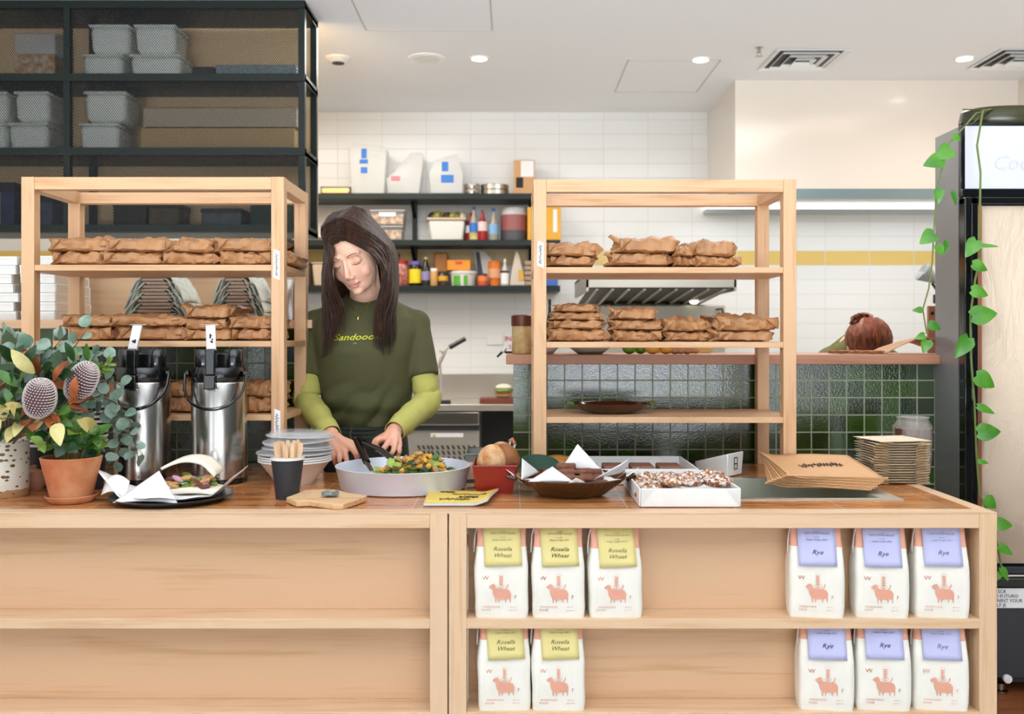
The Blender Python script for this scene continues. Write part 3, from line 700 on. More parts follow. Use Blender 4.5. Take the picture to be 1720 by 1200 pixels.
SAUCE = [(0, 0), (.95, 0), (1, .03), (1, .45), (.75, .62), (.32, .80), (.28, .93), (0, .93)]
JAR = [(0, 0), (.92, 0), (1, .03), (1, .78), (.85, .86), (.85, .9), (0, .9)]
redp = mat('red_sauce', '#a3161c', .3); gl = mat('pale_bottle_glass', '#b9b0a0', .15, 0, alpha=.7)
bottle('red sauce bottle half hidden at the left of the sauce group', 'bottle', (781, 799, 354, 403), T1, SAUCE, redp, (.3, .9, redp), (.3, .55, M['paper']), group='sauce bottles on the middle shelf', Y=YB+.05)
bottle('blue capped sauce bottle with a blue and white label beside the red ones', 'bottle', (788, 803, 345, 403), T1, SAUCE, gl, (.34, .9, mat('blue_cap', '#1f4fa0', .4)), (.25, .52, mat('blue_label', '#2f74c4', .5)), group='sauce bottles on the middle shelf', lab2=(.04, .22, M['cream']))
bottle('red ketchup bottle with a white label and brown nozzle cap', 'bottle', (801, 819, 351, 403), T1, SAUCE, redp, (.2, .9, mat('brown_cap', '#5a2a20', .4)), (.32, .62, mat('pinkish_label', '#e6cfc8', .5)), group='sauce bottles on the middle shelf')
bottle('slim clear bottle with a blue cap standing right of the ketchup', 'bottle', (821, 837, 348, 403), T1, SAUCE, gl, (.34, .9, mat('blue_cap', '#1f4fa0', .4)), (.2, .5, mat('pale_blue_label', '#7fb4dd', .5)), group='sauce bottles on the middle shelf')
t = bottle('wide clear jar of dark red preserve on the middle wall shelf', 'jar', (841, 885, 346, 403), T1, [(0, 0), (.95, 0), (1, .05), (1, .85), (.9, .97), (.85, 1), (0, 1)], M['milk'], None, (.32, .78, mat('dark_red_preserve', '#9b5a58', .4)), 'preserve_jar', lab2=(.03, .32, mat('dark_sediment', '#4c4a52', .4)))
rbox('yellow_box', 'bright yellow box at the right end of the middle wall shelf', 'box', (886, 942, 346, 402), YB-.01, .1, mat('yellow_carton', '#e9ab2e', .5), T1, 'carton', .002, extra=lambda t, W, h, D: tape(t, W*.33, -D/2, h*.25, W*.12, h*.68, M['paper'], 'white_panel'))
t = thing('steel_colander', 'wire colander behind the stacked nut containers on the middle wall shelf', 'colander', tuple(P(616, 403, YB+.06).xy)+(T1,))
MB().lathe([(0, 0), (.03, 0), (.05, .14), (.053, .14), (.053, .15), (.047, .14), (.028, .005), (0, .005)], 20).build('bowl', M['steel2'], t)
t = thing('baking_tray', 'pale baking tray lying at the left end of the middle wall shelf', 'tray', tuple(P(545, 403, YB+.1).xy)+(T1,))
MB().frustum((0, 0, 0), .17, .18, .022, .2, .2).build('tray', M['steel2'], t, bevel=.004); MB().box(-.11, .11, -.105, .105, .02, .024).build('rim', M['steel2'], t, bevel=.001)
# third shelf
G3 = 'jars and tubs on the lowest wall shelf'
bottle('dark pink jar with a red lid right behind her hair, lowest wall shelf', 'jar', (661, 685, 436, 480), T2, JAR, mat('pickle_red', '#8d3234', .3, 0, col2='#c98e7a', vs=60), (.9, .86, redp), None, 'jar', G3)
bottle('slim dark bottle top standing behind the red lidded jar', 'bottle', (667, 673, 424, 480), T2, SAUCE, M['charcoal'], (.5, .9, M['charcoal']), None, 'bottle', G3, Y=YB+.1)
bottle('squat jar with a yellow label and purple lid on the lowest wall shelf', 'jar', (686, 707, 438, 480), T2, JAR, mat('yeast_black', '#1c1510', .2), (.92, .86, mat('purple_lid', '#6b5bb0', .4)), (.12, .68, mat('yellow_jar_label', '#ecd21e', .5)), 'jar', G3)
bottle('black bottle with a violet and white label beside the yellow jar', 'bottle', (707, 722, 431, 480), T2, [(0, 0), (1, 0), (1, .62), (.5, .8), (.4, .92), (0, .92)], mat('yeast_black', '#1c1510', .2), (.4, .92, M['cream']), (.2, .5, mat('violet_label', '#8f86b4', .5)), 'bottle', G3)
bottle('small tan spice jar with a white lid on the lowest wall shelf', 'jar', (722, 735, 450, 480), T2, JAR, mat('tan_spice', '#cfa05e', .5), (.95, .84, M['wgloss']), None, 'jar', G3)
rbox('amber_packet', 'standing amber packet behind the small jars on the lowest wall shelf', 'packet', (729, 752, 423, 480), YB+.09, .05, mat('amber_packet', '#b9761c', .3), T2, 'packet', .01)
bottle('little dark jar with a yellow label before the amber packet', 'jar', (735, 752, 455, 480), T2, JAR, mat('dark_jam', '#3a1a14', .2), (.9, .84, M['charcoal']), (.35, .68, mat('mustard_label', '#d8a52c', .5)), 'jar', G3)
t = bottle('white round tub with a green swirl label under the orange box', 'tub', (753, 801, 454, 480), T2, [(0, 0), (.86, 0), (.95, .78), (1, .8), (1, .9), (.98, .9), (0, .9)], mat('white_plastic', '#e6e4dc', .35), (1.02, .86, mat('white_plastic', '#e6e4dc', .35)), None, 'yoghurt_tub', G3, seg=32)
b = MB(); W = (801-753)*YB/FPX
for (a0, a1) in ((-2.35, -1.75), (-1.5, -1.2)): b.grid(lambda u, v: Vector((W/2*.935*math.cos(a0+(a1-a0)*u)*1.01, W/2*.935*math.sin(a0+(a1-a0)*u)*1.01, .008+.062*v)), 8, 2)
b.build('green_print', mat('green_print', '#58b33a', .5), t)
rbox('orange_box', 'small orange and yellow box standing on the white yoghurt tub', 'box', (751, 790, 436, 453.2), YB+.02, .09, mat('orange_carton', '#eb9426', .5, var=.1), T2+.1045, 'carton', .002, extra=lambda t, W, h, D: (tape(t, -.0, -D/2, h*.55, W*.3, h*.3, mat('red_mark', '#d2472c', .5), 'printed_mark'),))
def fpack(label, pts, Y, m, mark=None, name='pantry_bag'):
    x0 = min(p[0] for p in pts); x1 = max(p[0] for p in pts); c = P((x0+x1)/2, 480, Y); t = thing(name, label, 'bag', (c.x, Y+.04, T2))
    poly = [((x-860)*Y/FPX-c.x, max(0, zz(y, Y)-T2)) for x, y in pts]
    MB().prism(poly, .07, lambda x, y, d: Vector((x, (d-.035)*(1-.6*y/.25), y))).build('pouch', m, t, bevel=.006)
    if mark:
        a, b, k, m2 = mark; q = [((x-860)*Y/FPX-c.x, zz(y, Y)-T2) for x, y in a]
        MB().prism(q, .002, lambda x, y, d: Vector((x, -.038*(1-.6*y/.25)-d, y))).build('printed_stripe', m2, t, smooth=False)
fpack('white and navy striped pantry bag leaning on the lowest wall shelf', [(804, 480), (796, 421), (812, 420), (826, 434), (826, 480)], YB+.07, mat('pale_bag', '#c9c5c0', .5), ([(803, 470), (799, 423), (805, 423), (813, 470)], 0, 0, mat('navy_print', '#1e2742', .5)))
bottle('tiny orange and red spice tin in front of the striped bag', 'tin', (802, 819, 459, 480), T2, JAR, mat('red_orange_tin', '#c5472a', .4), (.9, .84, M['charcoal']), (.4, .72, mat('orange_tin_label', '#ea8a2a', .4)), 'spice_tin', G3, Y=YB-.02)
bottle('tall orange jar with a salmon lower label on the lowest wall shelf', 'jar', (820, 841, 438, 480), T2, [(0, 0), (.8, 0), (.86, .3), (1, .4), (1, .95), (0, .95)], mat('orange_jar', '#e2782a', .4), (1, .93, mat('orange_jar', '#e2782a', .4)), (.32, .7, mat('salmon_label', '#e0a37c', .5)), 'jar', G3)
bottle('narrow bottle with a white label and black band beside the orange jar', 'bottle', (841, 855, 434, 480), T2, SAUCE, mat('pale_bottle', '#c2beb4', .3), (.3, .88, M['card']), (.08, .48, M['paper']), 'bottle', G3, lab2=(.48, .56, M['ink']))
fpack('cream pouch tapering to a point near the right end of lowest wall shelf', [(856, 480), (858, 462), (866, 420), (871, 422), (880, 462), (882, 480)], YB, mat('cream_pouch', '#cdbfae', .5), ([(871, 472), (871, 452), (878, 455), (880, 470)], 0, 0, mat('mustard_label', '#d8a52c', .5)), 'pantry_pouch')
for k in range(5):
    rbox('flat_packet', ['lowest', 'second lowest', 'middle', 'second highest', 'highest'][k]+' of five flat brown packets stacked at the right shelf post', 'packet', (881, 899, 472-8.6*k, 480-8.6*k), YB, .1, mat('taupe_packet', '#a98f78', .6), T2+.0335*k, 'packet', .008, G3)
bottle('dark green oil bottle hanging below shelf level behind the right rack post', 'bottle', (916, 931, 492, 592), zz(594, 4.1), SAUCE, mat('green_glass', '#2c3a14', .1, 0), (.32, .9, M['charcoal']), None, 'oil_bottle', None, Y=3.14)
rbox('blue_lidded_box', 'blue lidded box at the right end of the lowest wall shelf', 'box', (918, 937, 466, 480), YB, .1, mat('blue_lid', '#3d6bc0', .4), T2, 'lid', .004)
for k, x in enumerate((503, 540, 430)):
    (cx, cy), W, Hh, z = at(x-16, x+14, 440, 480, YB, .2)
    t = thing('steel_canister', ['pale steel canister left of her hair on the lowest wall shelf', 'pale steel canister half hidden by her hair on the lowest wall shelf', 'steel canister behind the left rack on the lowest wall shelf'][k], 'canister', (cx, cy, T2), 'steel canisters on the lowest wall shelf')
    MB().frustum((0, 0, 0), W*.86, .17, Hh*.93, W, .2).build('body', beige, t, bevel=.01); MB().box(-W/2-.004, W/2+.004, -.105, .105, Hh*.93, Hh).build('rim', M['steel2'], t, bevel=.003)
# ---------------------------------------------------------------- goods on the worktop
def Yb(y): return .38*FPX/(y-566)
def cup_prof(rb, rt, h, th=.0015): return [(0, 0), (rb, 0), (rt, h-.003), (rt+.002, h-.002), (rt+.002, h), (rt-.001, h), (rt-.001-th, h-.003), (rb-th, .004), (0, .004)]
# speckled vase with the bouquet
VX, VY = (8-860)*2.33/FPX, 2.33
n_ = NT('speckled_glaze'); vo = n_.n('TexVoronoi', i_Vector=n_.obj((1, 1, 1.7)), i_Scale=48, i_Randomness=1.0)
sp_ = n_.math('LESS_THAN', n_.math('ADD', vo.outputs[0], n_.math('MULTIPLY', n_.noise(34), .6)), .55)
zc = n_.n('SeparateXYZ', i_0=n_.obj()).outputs[2]
base_ = n_.mix(n_.math('LESS_THAN', n_.math('ADD', zc, n_.math('MULTIPLY', n_.noise(40), .02)), .030), '#E4E1D3', '#B9936B')
n_.put(n_.b.inputs['Base Color'], n_.mix(sp_, base_, '#6d5330')); n_.set(Roughness=.3); n_.bump(vo.outputs[0], .2, .002)
vt = thing('ceramic_vase', 'white ceramic vase with brown speckles at the left end of the worktop', 'vase', (VX, VY, CT))
MB().lathe([(0, 0), (.05, 0), (.053, .004), (.054, .06), (.0535, .125), (.0545, .131), (.052, .132), (.050, .126), (.050, .01), (0, .01)], 40).build('body', n_.m, vt)
# bouquet, held by the vase
bq = thing('flower_bouquet', 'bouquet of grey banksias, eucalyptus and dried leaves standing in the speckled vase', 'bouquet', (VX, VY, CT+.012))
def bl(p): return Vector(p)-Vector((VX, VY, CT+.012))
def spray(name, m, path, nl, L, W, kind, seed, spread=1.0, curl=.2, r0=.0022, fold=.2, stem='stem', par=bq, off=None):
    r = random.Random(seed); pts = [bl(p) if off is None else Vector(p)-off for p in path]
    b = MB(); pp = []
    N = 14
    for i in range(N):
        t = i/(N-1)*(len(pts)-1); k = min(int(t), len(pts)-2); u = t-k
        p0 = pts[max(k-1, 0)]; p1 = pts[k]; p2 = pts[k+1]; p3 = pts[min(k+2, len(pts)-1)]
        pp.append(.5*((2*p1)+(p2-p0)*u+(2*p0-5*p1+4*p2-p3)*u*u+(3*p1-p0-3*p2+p3)*u**3))
    b.cur = 1; b.tube(pp, [r0*(1-.6*i/(N-1)) for i in range(N)], 5); b.cur = 0
    for i in range(nl):
        t = .22+.78*(i+.5)/nl; k = min(N-2, int(t*(N-1))); p = pp[k].lerp(pp[k+1], t*(N-1)-k); d = (pp[k+1]-pp[k]).normalized()
        a = i*2.4+r.random(); side = d.orthogonal().normalized(); side = Matrix.Rotation(a, 3, d) @ side
        dd = (d*.5+side*spread+Vector((0, -.25, 0))).normalized(); s_ = r.uniform(.75, 1.15)
        upv = Vector((r.uniform(-.4, .4), -1+r.uniform(-.3, .3), .6+r.uniform(-.3, .3)))
        if kind in ('round', 'heart'): b.tube([p, p+dd*L*.15], .0007, 4); p = p+dd*L*.13
        b.leaf(p, dd, upv, L*s_, W*s_, fold, curl*r.uniform(.3, 1.3), kind, 6)
    return b.build(name, [m, M[stem]], par, ang=60)
o_ = P(10, 745, 2.33)
def q(x, y, Y): return P(x, y, Y)
for k, (x, y, Y, x2, y2, n1) in enumerate(((50, 640, 2.36, 110, 562, 13), (70, 660, 2.38, 150, 548, 12), (90, 660, 2.36, 175, 585, 13), (30, 660, 2.28, 45, 605, 10), (15, 640, 2.36, 30, 560, 10), (0, 640, 2.30, 5, 552, 8), (85, 690, 2.3, 70, 640, 8), (60, 660, 2.34, 70, 590, 12), (20, 650, 2.32, 60, 575, 11), (0, 650, 2.34, 20, 600, 10), (60, 700, 2.24, 30, 640, 9), (110, 670, 2.34, 135, 600, 11))):
    spray('eucalyptus_sprig', M['euc'], [o_, q(x, y, Y), q(x2, y2, Y)], n1, .034, .031, 'round', 20+k, 1.0, .1)
for k, (x, y, Y, x2, y2, n1, m) in enumerate(((60, 670, 2.27, 128, 604, 9, 'leafd'), (40, 650, 2.26, 20, 600, 9, 'leafd'), (20, 690, 2.22, 35, 640, 8, 'leafm'), (90, 640, 2.32, 150, 606, 9, 'leafm'), (0, 690, 2.24, -20, 620, 8, 'leafd'), (70, 650, 2.30, 100, 620, 8, 'leafd'), (60, 660, 2.30, 70, 625, 8, 'leafd'), (20, 700, 2.23, 10, 655, 8, 'leafd'), (70, 710, 2.22, 100, 690, 7, 'leafm'))):
    spray('glossy_leaf_branch', M[m], [o_, q(x, y, Y), q(x2, y2, Y)], n1, .062, .024, 'oval', 40+k, .8, .15)
for k, (x, y, Y, x2, y2, n1, m) in enumerate(((70, 705, 2.22, 118, 680, 3, 'rust'), (60, 640, 2.30, 85, 622, 3, 'rust'), (60, 712, 2.2, 78, 706, 3, 'rust'), (45, 690, 2.22, 10, 672, 3, 'cream'), (80, 716, 2.19, 140, 702, 3, 'cream'), (30, 705, 2.21, -5, 705, 3, 'cream'), (10, 670, 2.3, 12, 590, 3, 'rust'), (50, 650, 2.26, 60, 622, 2, 'cream'), (95, 690, 2.24, 128, 668, 4, 'rust'), (60, 660, 2.25, 95, 640, 4, 'rust'))):
    spray('dried_leaf_branch', M[m], [o_, q(x, y, Y), q(x2, y2, Y)], n1, .066, .03, 'oval', 60+k, .7, .35, fold=.35)
# hanging eucalyptus on the right of the bouquet
for k, (pts_, n1) in enumerate((([o_, q(110, 690, 2.34), q(170, 668, 2.36), q(215, 700, 2.38), q(232, 770, 2.38)], 20), ([o_, q(120, 700, 2.36), q(190, 690, 2.4), q(205, 730, 2.40), q(190, 780, 2.4)], 18), ([o_, q(120, 660, 2.36), q(180, 640, 2.38), q(205, 650, 2.38)], 10), ([o_, q(110, 640, 2.4), q(160, 620, 2.42)], 9))):
    spray('eucalyptus_sprig', M['euc'], pts_, n1, .032, .026, 'round', 80+k, .9, .1)
for k, (x0, y0, x1, y1) in enumerate(((150, 632, 182, 612), (135, 640, 168, 622))):
    spray('protea_bud', [M['leafl'], mat('pink_bud', '#d98a7a', .5)][0], [q(x0, y0, 2.33), q(x1, y1, 2.33)], 9, .03, .010, 'oval', 90+k, .35, .05)
bank = mat('banksia_grey', '#e0d2cf', .8, 0, bump=.2); bankc = mat('banksia_core', '#5f4548', .9)
def banksia(c, d, L, W, stem_to):
    b = MB(); c = bl(c); d = Vector(d).normalized(); u = d.orthogonal().normalized(); v = d.cross(u)
    rot = Matrix((u, v, d)).transposed()
    b.ell(c, (W*.44, W*.44, L*.48), 20, 12, rot); core = b.build('banksia_flower', bankc, bq)
    b = MB(); nr, nz = 30, 19
    for i in range(nr):
        for j in range(nz):
            t = (j+.5)/nz; th = PI*(.015+.93*t); a = 2*PI*(i+.0)/nr+t*2.6
            r_ = W*.44*math.sin(th)**.75; p = c+rot @ Vector((r_*math.cos(a), r_*math.sin(a), L*.48*math.cos(th)))
            nn = (rot @ Vector((math.cos(a)*math.sin(th), math.sin(a)*math.sin(th), math.cos(th)*.8+.2))).normalized()
            e_ = p+nn*.0042; tg = (rot @ Vector((-math.sin(a), math.cos(a), 0)))
            b.tube([p, p+nn*.003+tg*.001, e_+tg*.003+d*.001], [.0009, .0012, .0015], 4)
    b.build('styles', bank, core)
    MB().tube([bl(stem_to), c-d*L*.45], [.0028, .0032], 7).build('banksia_stem', M['stem'], bq)
banksia(q(67, 670, 2.20), (.22, -.25, .9), .088, .072, q(22, 745, 2.25))
banksia(q(137, 642, 2.27), (.55, -.2, .85), .098, .068, q(60, 735, 2.29))
# terracotta pot
px, py = (120-860)*2.245/FPX, 2.245
t = thing('potted_plant', 'small leafy green plant in a weathered terracotta pot on a saucer', 'potted plant', (px, py, CT))
MB().lathe([(0, 0), (.044, 0), (.050, .004), (.056, .013), (.0575, .016), (.055, .017), (.049, .010), (0, .008)], 40).build('saucer', M['terra'], t)
MB().lathe([(0, .009), (.044, .009), (.046, .014), (.066, .098), (.0675, .103), (.066, .105), (.061, .104), (.058, .09), (0, .088)], 44).build('pot', M['terra'], t)
MB().lathe([(0, .092), (.03, .095), (.056, .091), (.06, .088)], 24, wob=.02).build('soil', M['soil'], t)
fo = Vector((px, py, CT)); r = random.Random(3)
for k in range(17):
    a = 2*PI*k/17+r.random()*.4; rr = r.uniform(.015, .075); h_ = r.uniform(.13, .20) if rr < .05 else r.uniform(.115, .17)
    b0 = fo+Vector((.02*math.cos(a), .02*math.sin(a), .092)); e0 = fo+Vector((rr*math.cos(a), rr*.8*math.sin(a), h_))
    spray('leafy_stem', M[('leafm', 'leafd', 'leafl', 'leafm')[k % 4]], [b0, b0.lerp(e0, .55)+Vector((0, 0, .02)), e0], 7, .036, .026, 'oval', 200+k, .9, .25, .0012, .3, 'gstem', t, fo)
# nested striped cups behind the plants
stripe = mat('black_ribbed_card', '#20222a', .5)
def cup_rows(px_, Y, n, ytop, where, lab):
    h = .11; x = (px_-860)*Y/FPX
    for k in range(n):
        if k == 0 and not CUP:
            t = thing('paper_cup', lab[0], 'paper cup', (x, Y, CT), 'nested black paper cups')
            MB().lathe([(0, 0), (.030, 0), (.0405, h-.004), (.0405, h-.0005)], 32).build('wall', stripe, t)
            MB().lathe([(.0400, h-.0065), (.0425, h-.005), (.043, h), (.040, h+.0005), (.0385, h-.004)], 32).build('rim', M['wgloss'], t); CUP.append(t)
        else: dup(CUP[0], (x, Y, CT+k*.0125), 0, lab[0] if k == 0 else lab[1], 'nested black paper cups')
CUP = []
cup_rows(76, 2.47, 5, 0, 0, ['bottom cup of the short nested stack of black cups behind the vase', 'black paper cup nested in the short stack behind the speckled vase'])
cup_rows(151, 2.44, 10, 0, 0, ['bottom cup of the tall nested stack behind the terracotta pot', 'black paper cup nested in the tall stack behind the terracotta pot'])
t = thing('wooden_grinder', 'small rounded brown wooden object half hidden between vase and cups', 'grinder', ((57-860)*2.42/FPX, 2.42, CT))
MB().lathe([(0, 0), (.02, 0), (.026, .012), (.028, .03), (.022, .046), (.01, .052), (0, .053)], 24).build('body', redoak('z'), t); MB().lathe([(0, .052), (.007, .053), (.007, .06), (0, .063)], 14).build('knob', redoak('x'), t)
# coffee pots
def airpot(x, Y, label, tilt, leanx):
    t = thing('coffee_pot', label, 'vacuum flask', ((x-860)*Y/FPX, Y, CT), 'tall steel coffee pots')
    r0 = .0705
    MB().lathe([(0, 0), (r0+.002, 0), (r0+.002, .012), (r0-.002, .013)], 48).build('base_ring', M['blkp'], t)
    bod = NT('brushed_steel_body'); bod.set(Base_Color=H('#c9c5c0'), Metallic=1.0, Anisotropic=.5); bod.put(bod.b.inputs['Roughness'], bod.math('ADD', bod.math('MULTIPLY', bod.noise(14, bod.obj((30, 30, .3))), .14), .14))
    MB().lathe([(r0-.002, .012), (r0, .014), (r0, .258), (r0-.004, .268), (r0-.006, .270)], 64).build('body', bod.m, t)
    MB().lathe([(r0-.002, .262), (r0+.001, .266), (r0, .285), (r0-.004, .300), (r0-.008, .302), (0, .302)], 48).build('collar', M['blkp'], t)
    for s_ in (-1, 1):
        MB().lathe([(0, .30), (.024, .30), (.025, .304), (.0235, .343), (.021, .347), (0, .347)], 28, (s_*.038, 0, 0)).build('pump_lid_lobe', M['blkp'], t)
    MB().box(-.030, .030, -.02, .05, .30, .338).build('lid_bridge', M['blkp'], t, bevel=.004)
    sp = MB().box(-.015, .015, -.086, -.05, .246, .282).box(-.012, .012, -.080, -.052, .282, .348).build('spout', M['blkp'], t, bevel=.003)
    b = MB(); x0 = 0; h0 = .346; dz = .066
    b.add([(-.0125, -.066, h0), (.0125, -.066, h0), (.0125+leanx, -.072, h0+dz), (-.0125+leanx, -.072, h0+dz)], [[0, 1, 2, 3]])
    lv = b.build('lever_plate', M['steel2'], t, smooth=False, solid=.0015)
    b = MB(); b.add([(-.0110, -.0676, h0+.004), (.0110, -.0676, h0+.004), (.0110+leanx*.94, -.0732, h0+dz*.97), (-.0110+leanx*.94, -.0732, h0+dz*.97)], [[0, 1, 2, 3]])
    st = b.build('sticker', M['paper'], lv, smooth=False, solid=.0006)
    rr = random.Random(int(x)); b = MB()
    for i in range(7):
        u = .3+.3*rr.random(); b.ell((leanx*u+rr.uniform(-.004, .004), -.0682-.0060*u-.0004, h0+dz*u), (.0022, .0006, .0028), 7, 5)
    b.build('printed_mark', M['ink'], st)
    MB().box(-.022+leanx, .022+leanx, -.074, -.05, h0+dz-.003, h0+dz).build('lever_tip', M['steel'], t, bevel=.001)
    pts = []
    for i in range(19):
        a = PI*i/18; pts.append((-(r0+.009)*math.cos(a), -.03-.045*math.sin(a)-.0, .280-.085*math.sin(a)**.75 if i not in (0, 18) else .284))
    MB().tube(pts, .0055, 8, .7).build('carry_handle', M['blkp'], t)
    for s_ in (-1, 1): MB().lathe([(0, 0), (.009, 0), (.009, .008), (0, .009)], 14).build('handle_pivot', M['blkp'], t, loc=(s_*(r0+.001), -.02, .284)).rotation_euler = (0, s_*PI/2, 0)
    for zz_ in (.250, .022): MB().ell((.017, -r0-.0005, zz_), (.0028, .0012, .0028), 10, 6).build('rivet', M['steel'], t)
    return t
airpot(239, 2.555, 'steel pump coffee pot on the left, its white label strip leaning right', 0, .016)
airpot(368, 2.555, 'steel pump coffee pot on the right with an upright white label strip', 0, 0)
# dark plate with folded paper and sandwich
px, py = (291-860)*2.27/FPX, 2.262
t = thing('serving_plate', 'round matte black plate at the front edge under the papered sandwich', 'plate', (px, py, CT))
MB().lathe([(0, 0), (.10, 0), (.118, .004), (.137, .013), (.138, .0155), (.134, .0155), (.112, .009), (0, .007)], 56).build('dish', mat('matte_black_plate', '#23252b', .32), t)
def sheet(name, label, cat, loc, polys, m, group=None):
    t = thing(name, label, cat, loc, group); b = MB()
    for poly in polys: b.add(poly, [list(range(len(poly)))])
    b.build('sheet', m, t, smooth=False, solid=.0008); return t
def crumple(name, label, loc, fn, nu, nv, m, cat='paper'):
    t = thing(name, label, cat, loc); MB().grid(fn, nu, nv).build('sheet', m, t, solid=.0006, ang=35); return t
def wr(u, v):                                       # square sheet, its corners standing up
    a = (u-.5)*2; c = (v-.5)*2; x = (a-c)*.088; y = (a+c)*.073; r_ = math.hypot(x, y*1.15)
    z = .0095+max(0, r_-.082)*.25+.002*math.sin(9*a+2)*math.cos(7*c)
    if x < -.10: z += (-.10-x)*.55
    if x > .105: z += (x-.105)*.7
    return Vector((x, y, z))
tp = crumple('wrapping_paper', 'white wrapping paper sheet lying on the black plate with raised corners', (px, py, CT), wr, 21, 21, M['paper'])
b = MB(); A = Vector((-.095, -.105, .0125)); Bc = Vector((.052, -.112, .0125)); T = Vector((-.022, -.022, .072))
b.grid(lambda u, v: A.lerp(Bc, u).lerp(T, v)+Vector((0, -.012*math.sin(PI*v)*math.sin(PI*u), .004*math.sin(PI*u)*(1-v))), 12, 10)
b.build('folded_flap', M['paper'], tp, solid=.0006)
b = MB(); b.grid(lambda u, v: Vector((-.150+.062*u, -.035+.03*v-.02*u, .018+.034*v+.012*math.sin(PI*u)-.004*u)), 8, 6); b.build('raised_corner', M['paper'], tp, solid=.0006)
sx_, sy_ = (318-860)*2.30/FPX, 2.31
t = thing('sandwich', 'cut white bread sandwich with salad and meat on the papered black plate', 'sandwich', (sx_, sy_, CT+.012))
breadm = mat('white_bread', '#f4ecd9', .8, 0, bump=.3, bs=120); crust = mat('bread_crust', '#c8a070', .7)
MB().grid(lambda u, v: Vector((-.045+.115*u, -.04+.075*v, .004+.006*math.sin(3*u))), 8, 6).build('bottom_slice', breadm, t, solid=.013)
MB().grid(lambda u, v: Vector((-.058+.125*u, -.035+.075*v, .048+.030*math.sin(PI*(u*.78+.12))-.014*(u > .8)*(u-.8)*5+.004*v)), 14, 6).build('top_slice', breadm, t, solid=.007)
for k, (m_, nn, sd) in enumerate(((mat('roast_meat', '#7a4430', .6, 0, var=.4, vs=60), 9, 1), (M['leafl'], 9, 2), (mat('pickled_onion', '#c79bb4', .4), 7, 3), (mat('diced_filling', '#d9a36a', .6, var=.3, vs=90), 8, 4))):
    rr = random.Random(sd); b = MB()
    for i in range(nn): b.ell((-.05+.105*rr.random(), -.038+.05*rr.random(), .018+.022*rr.random()), (.012+.006*rr.random(), .008, .004+.003*rr.random()), 8, 5, Matrix.Rotation(rr.uniform(-.6, .6), 3, 'Y'))
    b.build(['meat_filling', 'lettuce', 'pickled_onion', 'chopped_filling'][k], m_, t)['kind'] = 'stuff'
# charcoal cup with wooden stirrers
cx_, cy_ = (484-860)*2.30/FPX, 2.292
t = thing('takeaway_cup', 'charcoal paper cup packed with wooden cutlery on the worktop edge', 'paper cup', (cx_, cy_, CT))
MB().lathe(cup_prof(.0265, .0375, .094), 40).build('cup', M['charcoal'], t); MB().lathe([(.0375, .0915), (.0400, .092), (.0400, .0955), (.0372, .0955)], 40).build('rim', M['wgloss'], t)
stick = mat('birch_wood', '#E3C09A', .6, var=.12, vs=30); rr = random.Random(6); first = None
for k in range(13):
    a = 2*PI*k/13; rd = .012+.018*rr.random(); x = cx_+rd*math.cos(a); y = cy_+rd*math.sin(a); h_ = rr.uniform(.118, .135)
    rot = (rr.uniform(-.10, .10), math.cos(a)*.16, rr.uniform(-.7, .7))
    loc = (cx_+.55*rd*math.cos(a), cy_+.55*rd*math.sin(a), CT+.005)
    lab = 'thin wooden fork or stirrer standing in the charcoal paper cup'
    if not first:
        first = thing('wooden_fork', lab, 'cutlery', loc, 'wooden cutlery in the charcoal cup'); first.rotation_euler = rot
        MB().prism([(-.003, 0), (.003, 0), (.0028, .07), (.0055, .095), (.0065, .112), (.005, .124), (.0035, .128), (-.0035, .128), (-.005, .124), (-.0065, .112), (-.0055, .095), (-.0028, .07)], .0014, lambda x, y, d: Vector((x, d, y))).build('blade', stick, first, smooth=False)
    else: dup(first, loc, None, lab, None, (rr.uniform(.7, 1.1), 1, rr.uniform(.93, 1.08)), rot)
# white bowls with clear lids
bx, by = (494-860)*2.52/FPX, 2.53
for k in range(3):
    lab = ['lowest', 'middle', 'topmost'][k]+' of the nested white paper bowls behind the charcoal cup'
    if k == 0:
        bw = thing('paper_bowl', lab, 'bowl', (bx, by, CT), 'nested white paper bowls')
        MB().lathe([(0, 0), (.045, 0), (.090, .058), (.094, .059), (.094, .063), (.088, .062), (.043, .003), (0, .003)], 48).build('bowl', M['card'], bw)
    else: dup(bw, (bx, by, CT+.006*k), .5*k, lab)
lid0 = None
for k in range(5):
    lab = ['lowest', 'second', 'middle', 'fourth', 'topmost'][k]+' of the clear plastic lids stacked on the white bowls'
    loc = (bx+(k % 2)*.004+.003*k, by+.002*k, CT+.078+k*.0105)
    if not lid0:
        lid0 = thing('clear_dome', lab, 'lid', loc, 'clear plastic lids on the bowls')
        MB().lathe([(.097, 0), (.098, .004), (.094, .006), (.090, .004), (.086, .016), (.07, .020), (.03, .022), (0, .022)], 40).build('dome', M['glass'], lid0)
        MB().lathe([(.0965, .001), (.099, .002), (.099, .005), (.0955, .005)], 40).build('rim', mat('clear_rim', '#ffffff', .1, alpha=.45), lid0)
    else: dup(lid0, loc, .4*k, lab, None, .93-.01*k, (.05*((k % 3)-1), .04*((k % 2)*2-1), k))
